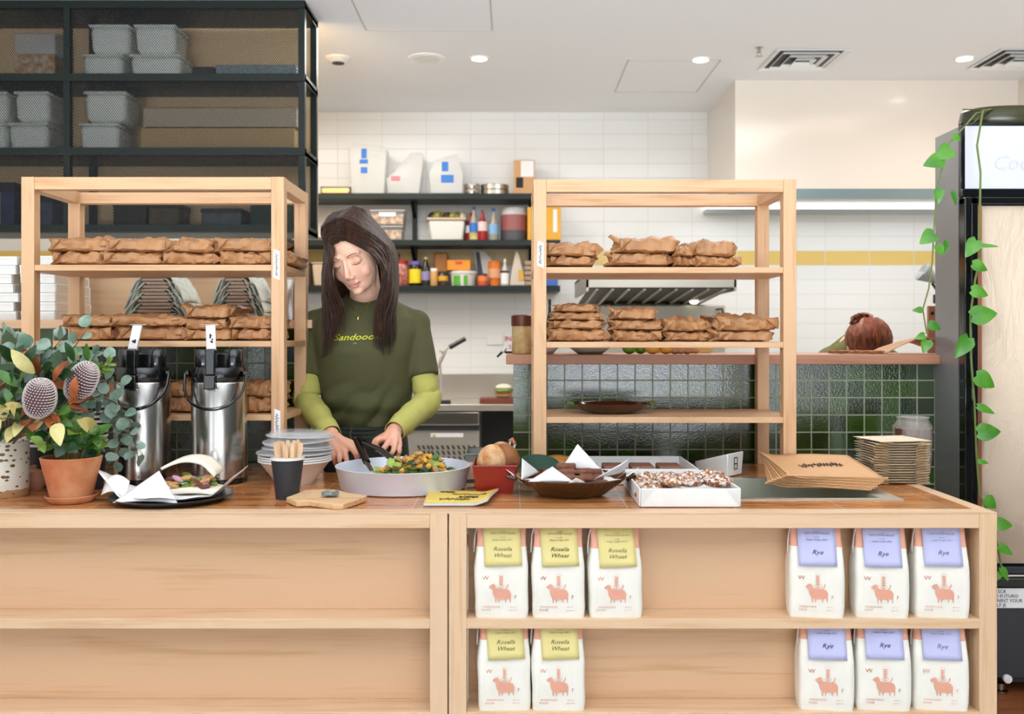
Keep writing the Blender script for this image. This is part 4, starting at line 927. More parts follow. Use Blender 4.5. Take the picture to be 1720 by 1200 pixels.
# wood slab with small grey dish
t = thing('wooden_board', 'rough-edged pale wooden slab on the worktop edge in front of the pan', 'board', (0, 0, CT+.0013))
def c2(x, y): p = P(x, y, 1); Y = .38*FPX/(y-566); return ((x-860)*Y/FPX, Y)
pl_ = [c2(*a) for a in ((481, 846), (500, 839), (512, 833), (545, 832), (568, 833), (585, 838), (617, 843), (600, 850), (577, 857.5), (560, 858), (520, 852), (498, 853))]
MB().prism(pl_, .013, lambda x, y, d: Vector((x, y, d))).build('slab', wood('board_wood', 'x', '#D9B58A', '#C29361', .7), t, bevel=.002)
px, py = (551-860)*2.2/FPX, 2.225
t = thing('steel_scourer', 'small grey coil of steel wool on the pale wooden slab', 'scourer', (px, py, CT+.0145)); r_ = random.Random(4); pts = []
for i in range(260):
    a = i*.42; pts.append((.021*math.cos(a*.31)*(.5+.5*r_.random()), .015*math.sin(a*.37)*(.5+.5*r_.random()), .008+.006*math.sin(a*1.3)*(.6+.4*r_.random())))
MB().tube(pts, .0008, 4).build('wool', mat('steel_wool', '#97a09d', .5, .4), t)['kind'] = 'stuff'
MB().ell((0, 0, .007), (.020, .014, .006), 14, 8).build('core', mat('grey_core', '#8b948f', .8, var=.4, vs=120), t)
# aluminium pan of salad
pnx, pny = (677.5-860)*2.455/FPX, 2.455
t = thing('salad_pan', 'wide round aluminium pan half full of salad under her hands', 'pan', (pnx, pny, CT))
MB().lathe([(0, 0), (.150, 0), (.156, .003), (.1685, .056), (.170, .0575), (.1670, .0585), (.1645, .056), (.153, .006), (0, .004)], 72).build('pan', M['alu'], t)
grp = 'salad leaves in the aluminium pan'
gr = [(M['leafm'], 'leaf'), (mat('salad_lime', '#9fb84e', .45, var=.3, vs=60), 'leaf'), (mat('orange_slice', '#e0a43c', .5), 'chunk'), (mat('salad_tan', '#c99a5f', .6, var=.4, vs=80), 'chunk'), (M['leafd'], 'leaf')]
sal = thing('green_salad', 'mixed green and orange salad heaped in the aluminium pan', 'salad', (pnx, pny, CT+.006))
for gi, (m_, kind) in enumerate(gr):
    rr = random.Random(30+gi); b = MB()
    for i in range((26 if gi == 4 else 72) if kind == 'leaf' else 52):
        a = rr.random()*2*PI; rd = math.sqrt(rr.random()); x = .025+.085*rd*math.cos(a); y = .015+.085*rd*math.sin(a)
        top = .034+.030*max(0, 1-((x-.005)/.05)**2)*rr.random()+.036*max(0, 1-((x-.062)/.035)**2)*rr.random()
        p = Vector((x, y, top*(rr.uniform(.5, 1.1) if kind == 'leaf' else rr.uniform(.85, 1.3))))
        if kind == 'leaf':
            d = Vector((rr.uniform(-1, 1), rr.uniform(-1, 1), rr.uniform(-.2, .8))); b.leaf(p, d, (rr.uniform(-.5, .5), -.6, 1), rr.uniform(.018, .034), rr.uniform(.012, .022), .3, rr.uniform(.1, .6), 'oval', 4)
        else: b.ell(p, (rr.uniform(.007, .014), .008, rr.uniform(.004, .008)), 7, 5, Matrix.Rotation(rr.uniform(-1, 1), 3, 'Y'))
    b.build(['leafy_greens', 'pale_greens', 'orange_pieces', 'roasted_pieces', 'dark_greens'][gi], m_, sal)['kind'] = 'stuff'
MB().leaf((.112, -.03, .036), (1, 0, .3), (0, -.5, 1), .03, .02).build('stray_leaf', M['leafm'], sal)
# tongs resting in the salad
tg = thing('serving_tongs', 'black handled steel tongs resting in the salad pan', 'tongs', tuple(P(612, 745, 2.58)))
o0 = P(612, 745, 2.58); loc_ = lambda x, y, Y: P(x, y, Y)-o0
for path, h2, tip in (([loc_(610, 744, 2.585), loc_(640, 757, 2.55), loc_(664, 776, 2.50)], loc_(664, 776, 2.50), loc_(676, 786, 2.47)), ([loc_(598, 740, 2.60), loc_(607, 757, 2.56), loc_(616, 777, 2.50)], loc_(616, 777, 2.5), loc_(625, 792, 2.45))):
    b = MB(); b.tube(path, [.008, .0105, .010], 10, .75); hd = b.build('grip', M['blkp'], tg)
    MB().tube([h2, tip], [.0075, .006], 8, .35).build('arm', M['steel'], tg)
MB().tube([loc_(598, 739, 2.60), loc_(604, 737, 2.605), loc_(612, 743, 2.585)], .008, 8).build('hinge', M['blkp'], tg)
# yellow printed leaflet
t = thing('paper_leaflet', 'yellow printed booklet with curled end lying at the worktop edge', 'booklet', (0, 0, CT+.0016))
A, B_, Cc, D_ = [Vector((*c2(*a), 0)) for a in ((712, 851), (722, 827), (838, 832), (818, 851))]
def lf2(u, v):
    p = A.lerp(D_, u).lerp(B_.lerp(Cc, u), v); p.z = .006+.003*math.sin(PI*v)+max(0, u-.78)**1.3*.07; return p
MB().grid(lf2, 22, 6).build('cover', mat('booklet_yellow', '#E3C455', .5, var=.1), t, solid=.0008)
MB().grid(lambda u, v: lf2(-.005+1.01*u, -.02+1.0*v)-Vector((0, .003, .0035)), 22, 6).build('pages', mat('booklet_grey', '#c9ccd0', .6), t, solid=.005)
b = MB()
for row, (v0, us, ue, seed) in enumerate(((.72, .18, .40, 1), (.55, .38, .90, 2), (.2, .22, .7, 3), (.35, .5, .8, 5))):
    b2 = MB(); pts = [lf2(us+(ue-us)*a/ .1, v0+bb)+Vector((0, 0, .0012)) for a, bb in scribble(60, .1, .13, seed)]
    b2.tube(pts, .0005, 4).build('printed_line', M['ink'], t)
# loaf tins with bread and tongs
def tin(label, x, y, Y, m, W=.105, D=.15, Hh=.068, rz=0):
    t = thing('loaf_tin', label, 'loaf tin', (x, Y, CT), None, rz); b = MB(); w2, d2 = W*.80, D*.84; e = .0025
    for (a, bb, c_, d_) in (((-1, -1), (1, -1), 0, 0), ((1, -1), (1, 1), 0, 0), ((1, 1), (-1, 1), 0, 0), ((-1, 1), (-1, -1), 0, 0)):
        b.add([(a[0]*w2/2, a[1]*d2/2, 0), (bb[0]*w2/2, bb[1]*d2/2, 0), (bb[0]*W/2, bb[1]*D/2, Hh), (a[0]*W/2, a[1]*D/2, Hh)], [[0, 1, 2, 3]])
    b.add([(-w2/2, -d2/2, 0), (w2/2, -d2/2, 0), (w2/2, d2/2, 0), (-w2/2, d2/2, 0)], [[0, 1, 2, 3]])
    b.build('tin', m, t, smooth=False, solid=.003, weld=True)
    b = MB(); r1 = .004
    b.tube([(-W/2, -D/2, Hh), (W/2, -D/2, Hh), (W/2, D/2, Hh), (-W/2, D/2, Hh), (-W/2, -D/2, Hh)], .0028, 6).build('rolled_rim', m, t)
    return t
tin('red enamelled loaf tin holding bread beside the aluminium pan', (831-860)*2.36/FPX, 0, 2.42, M['red'])
tin('grey-green loaf tin standing right behind the red one', (815-860)*2.58/FPX, 0, 2.60, mat('sage_enamel', '#6b6f66', .35), .10, .15, .075)
t = thing('bread_loaf', 'sliced crusty bread piled in the red loaf tin', 'bread', ((838-860)*2.4/FPX, 2.42, CT+.02))
cr = mat('toasted_crust', '#b87942', .65, 0, col2='#dcb486', vs=40, bump=.5, bs=60)
for k, (dx, dy, rz) in enumerate(((-.018, -.03, .2), (.016, -.012, -.3), (.004, .03, .1))):
    MB().ell((dx, dy, .055), (.036, .022, .042), 18, 12, Matrix.Rotation(rz, 3, 'Y')).build('bread_piece', [cr, mat('brown_crust', '#9d5f2f', .6, var=.4, vs=30), cr][k], t)
t = thing('bread_tongs', 'steel tongs stuck upright into the bread', 'tongs', tuple(P(845, 785, 2.42))); o0 = P(845, 785, 2.42)
for k, (a, bb) in enumerate((((843, 782), (856, 742)), ((852, 782), (864, 746)))):
    MB().tube([P(*a, 2.42)-o0, P(*bb, 2.45)-o0], [.004, .006], 8, .5).build('arm', mat('patterned_steel', '#8f8a84', .3, .9, var=.5, vs=90), t)
MB().tube([P(856, 742, 2.45)-o0, P(860, 738, 2.455)-o0, P(864, 746, 2.45)-o0], .0055, 8).build('hinge', mat('copper', '#b06a45', .35, .8), t)
t = thing('wood_block', 'pale wooden block between the pan and the red loaf tin', 'block', ((791-860)*2.45/FPX, 2.50, CT))
MB().box(-.012, .012, -.05, .05, 0, .055).build('block', oak('z'), t, bevel=.004); MB().box(-.0122, .0122, -.0505, .0505, .012, .022).build('dark_stripe', mat('mottled_stripe', '#6d6353', .6, var=.6, vs=80), t, bevel=.001)
# glazed oval dish, paper and brownies
dx_, dy_ = (959-860)*2.345/FPX, 2.345
t = thing('oval_dish', 'glazed dark brown oval dish full of brownies on white paper', 'dish', (dx_, dy_, CT))
MB().lathe([(0, 0), (.070, 0), (.085, .006), (.118, .030), (.135, .043), (.139, .045), (.136, .047), (.128, .043), (.110, .030), (.08, .010), (0, .006)], 64, sy=.88).build('dish', mat('dark_glaze', '#2a130b', .10, 0, col2='#4c2413', vs=6, coat=.8), t)
for s_ in (-1, 1): MB().tube([(s_*.132, -.03, .042), (s_*.150, -.018, .046), (s_*.151, .014, .046), (s_*.132, .028, .042)], .006, 8).build('handle', mat('dark_glaze', '#2a130b', .10), t)
def pap(u, v):
    a = (u-.5)*2; c = (v-.5)*2; x = (a-c)*.080+.004; y = (a+c)*.066; r_ = math.hypot(x/.137, y/.118)
    z = .012+.030*min(1, r_)**2+max(0, r_-.92)*.085+.003*math.sin(6*a+1)*math.cos(5*c)
    return Vector((x, y, z))
tp = crumple('baking_paper', 'white baking paper with standing corners lining the oval brown dish', (dx_, dy_, CT), pap, 23, 23, M['paper'])
for k, (pa, pb, pc) in enumerate((((-.105, -.100, .046), (.0, -.098, .046), (-.048, -.078, .078)), ((-.120, -.07, .046), (-.075, .03, .05), (-.118, -.02, .090)), ((-.028, .075, .04), (.09, .070, .04), (.022, .090, .112)), ((.05, -.060, .046), (.132, .03, .05), (.137, -.02, .088)))):
    A, B_, T = map(Vector, (pa, pb, pc)); b = MB()
    b.grid(lambda u, v: A.lerp(B_, u).lerp(T, v)+Vector((0, -.008*math.sin(PI*v)*math.sin(PI*u), 0)), 9, 8); b.build('standing_corner', M['paper'], tp, solid=.0006)
brn = mat('brownie', '#6d3f2b', .7, 0, col2='#8d5a42', vs=40, bump=.4, bs=60)
bg_ = 'brownies in the oval dish'; rr = random.Random(11); b0 = None
for k in range(12):
    x = dx_-.035+.030*(k % 4)+rr.uniform(-.004, .004); y = dy_-.055+.05*(k//4)+.01*rr.random(); z = CT+.030+.006*(k//4)+(.014 if k in (1, 2, 5, 6, 9) else 0)
    lab = 'brown brownie slab lying in the papered oval dish'
    if not b0:
        b0 = thing('brownie', lab, 'brownie', (x, y, z), bg_, .3); MB().box(-.024, .024, -.02, .02, 0, .012).build('slab', brn, b0, bevel=.004)
    else: dup(b0, (x, y, z), rr.uniform(-.6, .6), lab)
# carton tray with sugared pastries in front
def tray(label, x0, x1, y0, y1, h, z=CT+.0013, name='carton_tray'):
    t = thing(name, label, 'tray', ((x0+x1)/2, (y0+y1)/2, z)); W = x1-x0; D = y1-y0; b = MB(); e = .004
    b.box(-W/2, W/2, -D/2, D/2, 0, .002)
    b.build('base', M['card'], t, smooth=False)
    for a in ((-W/2, W/2, -D/2-e, -D/2), (-W/2, W/2, D/2, D/2+e), (-W/2-e, -W/2, -D/2, D/2), (W/2, W/2+e, -D/2, D/2)): MB().box(*a, 0, h).build('side', M['card'], t, bevel=.001)
    return t
t = tray('white cardboard tray of sugar dusted pastries at the worktop front', .287, .506, 2.172, 2.47, .041)
for s_ in (-1, 1):                                  # folded corner creases on the front
    b = MB(); x = s_*.1095; b.add([(x, -.1535, .002), (x, -.1535, .038), (x-s_*.030, -.1535, .0395), (x-s_*.028, -.1535, .036)], [[0, 1, 2, 3]]); b.build('corner_fold', mat('card_shadow_fold', '#dcdedb', .7), t, smooth=False, solid=.0006)
n_ = NT('sugared_pastry'); n_.put(n_.b.inputs['Base Color'], n_.mix(n_.ramp(n_.noise(120, detail=5), ((.46, '#000000'), (.58, '#ffffff'))), n_.ramp(n_.noise(18), ((.35, '#7a3f22'), (.65, '#b87a46'))), '#f0e6dc')); n_.set(Roughness=.8); n_.bump(n_.noise(70), .6, .004); pas = n_.m
rr = random.Random(21); p0_ = None
for k in range(14):
    x = .322+.050*(k % 4)+rr.uniform(-.008, .008); y = 2.215+.062*(k//4)+rr.uniform(-.006, .006); z = CT+.008+.004*(k//4)+(.018 if k in (5, 6, 10, 7, 11) else 0)
    lab = 'brown pastry dusted with icing sugar in the front cardboard tray'
    if not p0_:
        p0_ = thing('sugared_pastry', lab, 'pastry', (x, y, z), 'sugared pastries in the cardboard tray')
        b = MB(); b.ell((0, 0, .012), (.036, .031, .0125), 30, 18)
        b.v = [tuple(Vector(v)+Vector(v).normalized()*.009*noise.noise(Vector(v)*62)) for v in b.v]; b.build('pastry', pas, p0_)
    else: dup(p0_, (x, y, z), rr.random()*6, lab, None, rr.uniform(.85, 1.1))
# tray of slices behind
t = tray('white cardboard tray of brown slices in the second row, beneath the right rack', .125, .475, 2.50, 2.585+.18, .040, name='carton_tray')
s0 = None
for k in range(8):
    x = .215+.075*(k % 4)-.01; y = 2.565+.11*(k//4); lab = 'flat brown slice in the rear cardboard tray'
    if not s0:
        s0 = thing('chocolate_slice', lab, 'slice', (x, y, CT+.0035), 'chocolate slices in the rear cardboard tray'); MB().box(-.031, .031, -.045, .045, 0, .026).build('slice', mat('chocolate_slice', '#9a6a56', .7, var=.15, vs=30, bump=.3), s0, bevel=.004)
    else: dup(s0, (x, y, CT+.0035), 0, lab)
t = thing('green_plate', 'dark teal curved plate edge behind the oval dish', 'plate', ((902-860)*2.52/FPX, 2.53, CT+.02)); o_r = Matrix.Rotation(.45, 3, 'X')
b = MB().lathe([(0, 0), (.05, .0), (.062, .008), (.064, .010), (.060, .010), (.048, .003), (0, .003)], 36); b.v = [tuple(o_r @ Vector(v)+Vector((0, 0, .012))) for v in b.v]; b.build('plate', mat('teal_glaze', '#0e3f33', .2), t)
t = thing('glazed_loaf', 'shiny brown baked loaf on a little board behind the oval dish', 'loaf', ((944-860)*2.62/FPX, 2.66, CT))
MB().box(-.06, .04, -.05, .05, 0, .022).build('board', rackw('x'), t, bevel=.002); MB().ell((-.01, 0, .036), (.052, .045, .022), 22, 12).build('loaf', mat('glazed_crust', '#8a4f20', .3, 0, col2='#c08a45', vs=20, coat=.3), t)
# printer wedge / carton
t = thing('milk_carton', 'white wedge shaped carton marked B lying behind the sugared pastries', 'carton', (0, 0, CT)); 
pts = [P(1166, 776, 2.84), P(1172, 792, 2.72), P(1222, 797, 2.66), P(1222, 765, 2.66), P(1213, 762, 2.76)]
b = MB(); X = lambda x, Y: (x-860)*Y/FPX
v = [(X(1172, 2.78), 2.78, 0), (X(1222, 2.62), 2.62, 0), (X(1246, 2.68), 2.68, 0), (X(1200, 2.84), 2.84, 0), (X(1166, 2.78), 2.78, .022), (X(1222, 2.62), 2.62, .062), (X(1249, 2.68), 2.68, .064), (X(1200, 2.84), 2.84, .022)]
v = [(a, c, d+.0025) for a, c, d in v]
b.add(v, [[0, 3, 2, 1], [4, 5, 6, 7], [0, 1, 5, 4], [1, 2, 6, 5], [2, 3, 7, 6], [3, 0, 4, 7]]); b.build('carton', M['card'], t, bevel=.003)
A = Vector(v[1]); B_ = Vector(v[2]); dn = (B_-A).normalized(); nn = Vector((dn.y, -dn.x, 0)); cc = (A+B_)/2+nn*.0035+Vector((0, 0, .034))
b = MB(); s_ = .007; KK = 1.5; fr = lambda a, bb, c_, d_: b.add([cc+dn*a*KK+Vector((0, 0, c_*KK)), cc+dn*bb*KK+Vector((0, 0, c_*KK)), cc+dn*bb*KK+Vector((0, 0, d_*KK)), cc+dn*a*KK+Vector((0, 0, d_*KK))], [[0, 1, 2, 3]])
fr(-.006, -.0045, -.011, .011); fr(.0045, .006, -.011, .011); fr(-.006, .006, .0095, .011); fr(-.006, .006, -.011, -.0095); fr(-.005, .005, -.0018, .0002)
b.build('printed_mark', M['ink'], t, smooth=False, solid=.0004)
# flat kraft bags overlapping the sink
kb = None
for k in range(9):
    lab = 'flat brown paper bag with printed name, topmost of the fanned pile' if k == 8 else 'flat brown paper bag in the fanned pile beside the sink'
    loc = (.768+.002*k, 2.49, CT+.009+k*.0030); rz = -.20+.030*k
    if kb is None:
        kb = thing('paper_bag', lab, 'paper bag', loc, 'flat paper bags beside the sink', rz)
        MB().grid(lambda u, v: Vector((-.118+.236*u, -.12+.24*v, .012*(max(0, .25-u)*4)**2+.004*math.sin(PI*u)+.0015*math.sin(4*v)+.030*v)), 16, 10).build('bag', M['kraft2'], kb, solid=.0016)
        MB().add([(-.125, -.122, .010), (.125, -.122, .002), (.125, -.119, .0035), (-.125, -.119, .0125)], [[0, 1, 2, 3]]).build('bottom_fold', M['kraft2'], kb, smooth=False, solid=.001)
    else:
        kk = dup(kb, loc, rz, lab, None, (1+.01*(k % 3), 1-.012*(k % 2), 1))
        if k == 8:
            kk['group'] = None; del kk['group']
            pts = [(-.055+a, -.02+bb+.15*a, .0026+.004*math.sin(PI*(-.055+a+.118)/.236)+.0015*math.sin(4*((-.02+bb+.15*a)+.12)/.24)+.030*((-.02+bb+.15*a)+.12)/.24) for a, bb in scribble(46, .11, .030, 17)]
            MB().tube(pts, .0010, 4).build('printed_name', M['ink'], kk)
# stack of white food trays
st0 = None
for k in range(17):
    lab = 'topmost tray, slightly askew, of the tall pale food tray stack' if k == 16 else 'pale card food tray in the tall stack at the worktop end'
    rr = random.Random(k); loc = ((1499-860)*2.56/FPX+rr.uniform(-.002, .002), 2.565+rr.uniform(-.003, .003), CT+.001+k*.0066)
    if not st0:
        st0 = thing('food_tray', lab, 'food tray', loc, 'pale card food trays in the stack'); m_ = mat('pale_card', '#E8D8BE', .7, var=.12, vs=50)
        MB().frustum((0, 0, 0), .105, .105, .0058, .146, .140).build('tray', m_, st0, bevel=.001)
        for s_ in (-1, 1): MB().tube([(s_*.072-.002, -.070, .0045), (s_*.050, -.0715, .0035), (s_*.035, -.068, .001)], [.0012, .002, .001], 5).build('corner_tuck', mat('tuck_brown', '#a98a63', .8), st0)
    else: dup(st0, loc, rr.uniform(-.05, .05)+(.18 if k == 16 else 0), lab)
t = thing('cup_sleeve', 'tall brown cup stack wrapped in crinkled plastic behind the food trays', 'cup stack', ((1534-860)*2.72/FPX, 2.72, CT))
MB().lathe([(0, 0), (.044, 0), (.050, .12), (.05, .125), (0, .125)], 28).build('cups', mat('brown_cup_card', '#5d4236', .6), t)
MB().lathe([(.046, 0), (.051, .05), (.052, .13), (.040, .148), (.044, .156), (.02, .15), (0, .148)], 30, wob=.06).build('plastic_wrap', mat('crinkled_plastic', '#d8cfc9', .1, alpha=.35, bump=1, bs=60, bd=.01), t)
# ---------------------------------------------------------------- black mesh cabinet hung from the ceiling
MY = 4.4; mx1 = (512-860)*MY/FPX; mx0 = -3.3; mz0 = zz(390, MY)
pn = NT('perforated_black_metal'); tc = pn.n('TexCoord'); sp = pn.n('SeparateXYZ', i_0=tc.outputs['Object'])
pt_ = .0108
def cell(ox, oz):
    u = pn.math('SUBTRACT', pn.math('FRACT', pn.math('ADD', pn.math('DIVIDE', sp.outputs[0], pt_), ox)), .5)
    v = pn.math('MULTIPLY', pn.math('SUBTRACT', pn.math('FRACT', pn.math('ADD', pn.math('DIVIDE', sp.outputs[2], pt_*1.3), oz)), .5), 1.3)
    return pn.math('ADD', pn.math('MULTIPLY', u, u), pn.math('MULTIPLY', v, v))
hole = pn.math('LESS_THAN', pn.math('MINIMUM', cell(0, 0), cell(.5, .5)), .12)
pn.put(pn.b.inputs['Alpha'], pn.math('SUBTRACT', 1.0, hole)); pn.set(Base_Color=H('#242628'), Roughness=.5, Metallic=.3)
mc = thing('mesh_cabinet', 'black perforated metal cabinet hanging from the ceiling at the upper left', 'cabinet', (0, MY, 0))
MB().box(mx0, mx1-.028, .006, .008, mz0+.03, CZ-.03).build('mesh_panel', pn.m, mc, smooth=False)
MB().box(mx0, mx1, .298, .302, mz0, CZ-.001).build('back_panel', mat('tan_backing', '#ecc998', .7), mc, smooth=False)
for x in (mx1-.03, mx1-1.09, mx0):
    for d in (0, .265): MB().box(x, x+.03, d, d+.03, mz0, CZ-.001).build('post', M['blk'], mc, bevel=.001)
for z in (mz0, 2.12, 2.455, CZ-.035):
    MB().box(mx0, mx1, .012, .295, z, z+.02).build('shelf', M['blk'], mc, smooth=False)
    MB().box(mx1-.03, mx1, 0, .3, z-.002, z+.034).build('side_rail', M['blk'], mc, smooth=False)
    MB().box(mx0, mx1, -.002, .03, z, z+.034).build('front_rail', M['blk'], mc, smooth=False)
milk2 = mat('frosted_tub', '#eef2ea', .35); g = 'frosted tubs in the mesh cabinet'
def ctub(x0, x1, y0, y1, where, z):
    a, b_ = P(x0, y1, MY+.12), P(x1, y0, MY+.12); W = b_.x-a.x; h = b_.z-a.z
    t = thing('frosted_tub', where, 'tub', ((a.x+b_.x)/2, MY+.13, z), g)
    MB().frustum((0, 0, 0), W*.9, .17, h*.9, W*.98, .19).build('body', milk2, t, bevel=.025, seg=3)
    MB().box(-W/2, W/2, -.1, .1, h*.88, h*.97).build('lid', milk2, t, bevel=.008)
Z1, Z2, Z3 = mz0+.021, 2.141, 2.476
row1 = [(160, 230, 78, 119), (228, 316, 78, 119)]; row2 = [(20, 62, 60, 119)]
ctub(150, 218, 78, 119, 'frosted tub, lower left of the four on the top cabinet shelf', Z3)
ctub(228, 314, 78, 119, 'frosted tub, lower right of the four on the top cabinet shelf', Z3)
ctub(162, 230, 28, 77, 'frosted tub, upper left of the four on the top cabinet shelf', Z3+.114)
ctub(236, 306, 28, 77, 'frosted tub, upper right of the four on the top cabinet shelf', Z3+.114)
ctub(-30, 27, 195, 245, 'frosted tub at the left frame edge, lower one on the middle cabinet shelf', Z2); ctub(28, 96, 195, 245, 'frosted tub second from the left, lower one on the middle cabinet shelf', Z2)
ctub(-30, 29, 142, 193, 'frosted tub at the left frame edge, upper one on the middle cabinet shelf', Z2+.140); ctub(38, 98, 142, 193, 'frosted tub second from the left, upper one on the middle cabinet shelf', Z2+.140)
ctub(145, 212, 196, 245, 'frosted tub beside the brown cartons, lower one on the middle cabinet shelf', Z2); ctub(153, 225, 141, 193, 'frosted tub beside the brown cartons, upper one on the middle cabinet shelf', Z2+.138)
t = rbox('perforated_tray', 'long pale perforated tray on the top shelf of the mesh cabinet', 'tray', (362, 498, 90, 119), MY+.1, .18, mat('pale_tray', '#9fb0b4', .4, var=.5, vs=90), Z3, 'tray')
rbox('black_box', 'small black box beside the perforated tray in the mesh cabinet', 'box', (323, 360, 93, 119), MY+.1, .16, M['charcoal'], Z3, 'box')
t = rbox('food_tub', 'clear tub of orange contents on the top shelf, far left of cabinet', 'tub', (24, 92, 72, 119), MY+.1, .18, mat('orange_contents', '#b9803a', .5, 0, col2='#d8c9b0', vs=40), Z3, 'contents', extra=lambda t, W, h, D: MB().box(-W/2-.002, W/2+.002, -D/2-.002, D/2+.002, h, h+.10).build('clear_top', M['milk'], t, bevel=.01))
rbox('long_carton', 'long brown carton, lower of two on the middle cabinet shelf', 'carton', (236, 495, 200, 245), MY+.1, .18, mat('dull_carton', '#cdaa72', .7), Z2, 'carton', group='long cartons in the mesh cabinet')
rbox('long_carton', 'long brown carton, upper of two on the middle cabinet shelf', 'carton', (240, 498, 166, 198), MY+.1, .18, mat('pale_carton', '#c9b79a', .7), Z2+.128, 'carton', group='long cartons in the mesh cabinet')
for k, (a, b_, c_, d_, m_, nm, lb) in enumerate(((0, 24, 300, 380, '#3b4d78', 'blue_box', 'dark blue box at the left on the bottom cabinet shelf'), (60, 88, 322, 380, '#59687e', 'grey_box', 'slate grey box on the bottom cabinet shelf behind the rack post'), (190, 245, 330, 380, '#3a3430', 'dark_box', 'low dark box on the bottom cabinet shelf'), (338, 405, 344, 380, '#6e767a', 'grey_crate', 'pale patterned low crate on the bottom shelf of the mesh cabinet'), (250, 300, 335, 380, '#6b5d3c', 'olive_box', 'olive brown box in the middle of the bottom cabinet shelf'), (420, 480, 320, 380, '#2f4a34', 'green_box', 'dark green box at the right end of the bottom cabinet shelf'))):
    rbox(nm, lb, 'box', (a, b_, c_, d_), MY+.1, .16, mat(nm+'_card', m_, .6, var=.3, vs=30), Z1, 'carton', extra=lambda t, W, h, D: MB().box(-W/2-.003, W/2+.003, -D/2-.003, D/2+.003, h*.8, h).build('lid', M['charcoal'], t, bevel=.003))
# wooden panel and boxes on the left ledge
t = thing('plywood_panel', 'plain plywood panel standing on the left ledge behind the rack', 'panel', (0, 0, 1.3518))
MB().box((122-860)*3.42/FPX, (474-860)*3.42/FPX, 3.40, 3.418, 0, .155).build('panel', wood('plywood', 'x', '#D9B893', '#CBA57D', .6), t, smooth=False)
MB().box((122-860)*3.42/FPX, (474-860)*3.42/FPX, 3.395, 3.425, .155, .175).build('capping', oak('x'), t, bevel=.002)
pb = None
for col, (x0, x1, Y) in enumerate(((-90, 24, 3.06), (36, 92, 3.04))):
    W = (x1-x0)*Y/FPX
    for k in range(7):
        lab = f"white flat takeaway box, {['lowest', 'second', 'third', 'fourth', 'fifth', 'sixth', 'topmost'][k]} in the {['left', 'right'][col]} stack on the left ledge"
        rr = random.Random(col*9+k); loc = ((x0+x1)/2*Y/FPX-860*Y/FPX+rr.uniform(-.008, .008), Y+.13, 1.3518+.0288*k)
        sc = (W/.21, 1, 1)
        if not pb:
            pb = thing('takeaway_box', lab, 'box', loc, 'white takeaway boxes on the left ledge'); pb.scale = sc
            MB().box(-.105, .105, -.13, .13, 0, .0275).build('box', M['card'], pb, bevel=.001)
            MB().box(-.1055, .1055, -.1315, .128, .019, .0278).build('lid', M['card'], pb, bevel=.001)
            MB().box(.1055, .1062, -.12, .12, .002, .026).build('side_flap', mat('raw_card', '#cdb9a4', .7), pb, smooth=False)
        else: dup(pb, loc, rr.uniform(-.03, .03), lab, None, sc)
# fanned stacks of folded carrier bags on the left ledge
fb = None
for s_i, (xc, Y, w0, lean) in enumerate((((278-860), 3.14, .235, .0), ((412-860), 3.14, .19, 0))):
    for k in range(13):
        t_ = k/12; lab = f"folded pale carrier bag in the {['left', 'right'][s_i]} fanned stack behind the left rack"
        loc = (xc*Y/FPX+.012*math.sin(k*2.1), Y, 1.353+.011*k); rr = random.Random(k+s_i*20)
        sc = (w0/.22*(1-.32*t_**1.5), 1, 1)
        if not fb:
            fb = thing('carrier_bag', lab, 'carrier bag', loc, 'fanned carrier bags on the left ledge'); fb.scale = sc
            sage = mat('sage_paper', '#dcdfd2', .7, var=.25, vs=40)
            MB().box(-.05, .05, -.09, .09, 0, .0095).build('folded_body', mat('taupe_paper', '#ad9684', .7, var=.15, vs=30), fb, bevel=.003)
            for s_ in (-1, 1):
                b = MB(); b.grid(lambda u, v: Vector((s_*(.048+.062*u-.012*u*u), -.09+.18*v, .008-.060*u**1.5+.003*math.sin(5*u+7*v))), 8, 8); b.build('side_wing', sage, fb, solid=.0022)
                MB().grid(lambda u, v: Vector((s_*(.05+.03*u), -.0925+.002*v, .004-.040*u**1.5)), 7, 2).build('dark_edge', mat('dark_green_print', '#3e4c3e', .6), fb, solid=.0016)
        else: dup(fb, loc, rr.uniform(-.06, .06), lab, None, sc)
t = thing('steel_urn', 'tall stainless steel urn standing on the left ledge behind the rack posts', 'urn', ((490-860)*3.2/FPX, 3.2, 1.3518))
MB().lathe([(0, 0), (.034, 0), (.034, .14), (.032, .145), (0, .145)], 32).build('body', M['steel'], t); MB().lathe([(.034, .135), (.037, .137), (.037, .142), (.033, .144)], 32).build('rim', M['steel2'], t)

# ---------------------------------------------------------------- goods on the right ledge
LZ = 1.2468
def lx(x, Y): return (x-860)*Y/FPX
t = thing('storage_jar', 'tall jar of pale pasta with a brown lid at the left ledge end', 'jar', (lx(877, 3.02), 3.02, LZ))
MB().lathe([(0, 0), (.030, 0), (.032, .004), (.032, .088), (0, .088)], 28).build('jar', mat('pasta_fill', '#cdb284', .4, 0, col2='#b8965f', vs=30), t); MB().lathe([(.033, .086), (.034, .09), (.034, .118), (.031, .121), (0, .121)], 28).build('lid', mat('brown_lid', '#5a2a18', .35), t)
def bowl(label, x, Y, r, h, m, z=LZ):
    t = thing('bowl', label, 'bowl', (lx(x, Y), Y, z)); MB().lathe([(0, 0), (r*.45, 0), (r*.8, h*.45), (r, h), (r*.97, h), (r*.74, h*.45), (0, h*.12)], 40).build('bowl', m, t)
    MB().lathe([(r*.97, h-.001), (r*1.01, h), (r*1.0, h+.002), (r*.96, h+.001)], 40).build('rim', m, t)
bowl('cream bowl at the left under the second shelf of the right rack', 916, 3.03, .052, .042, mat('cream_bowl', '#d8d2c6', .35))
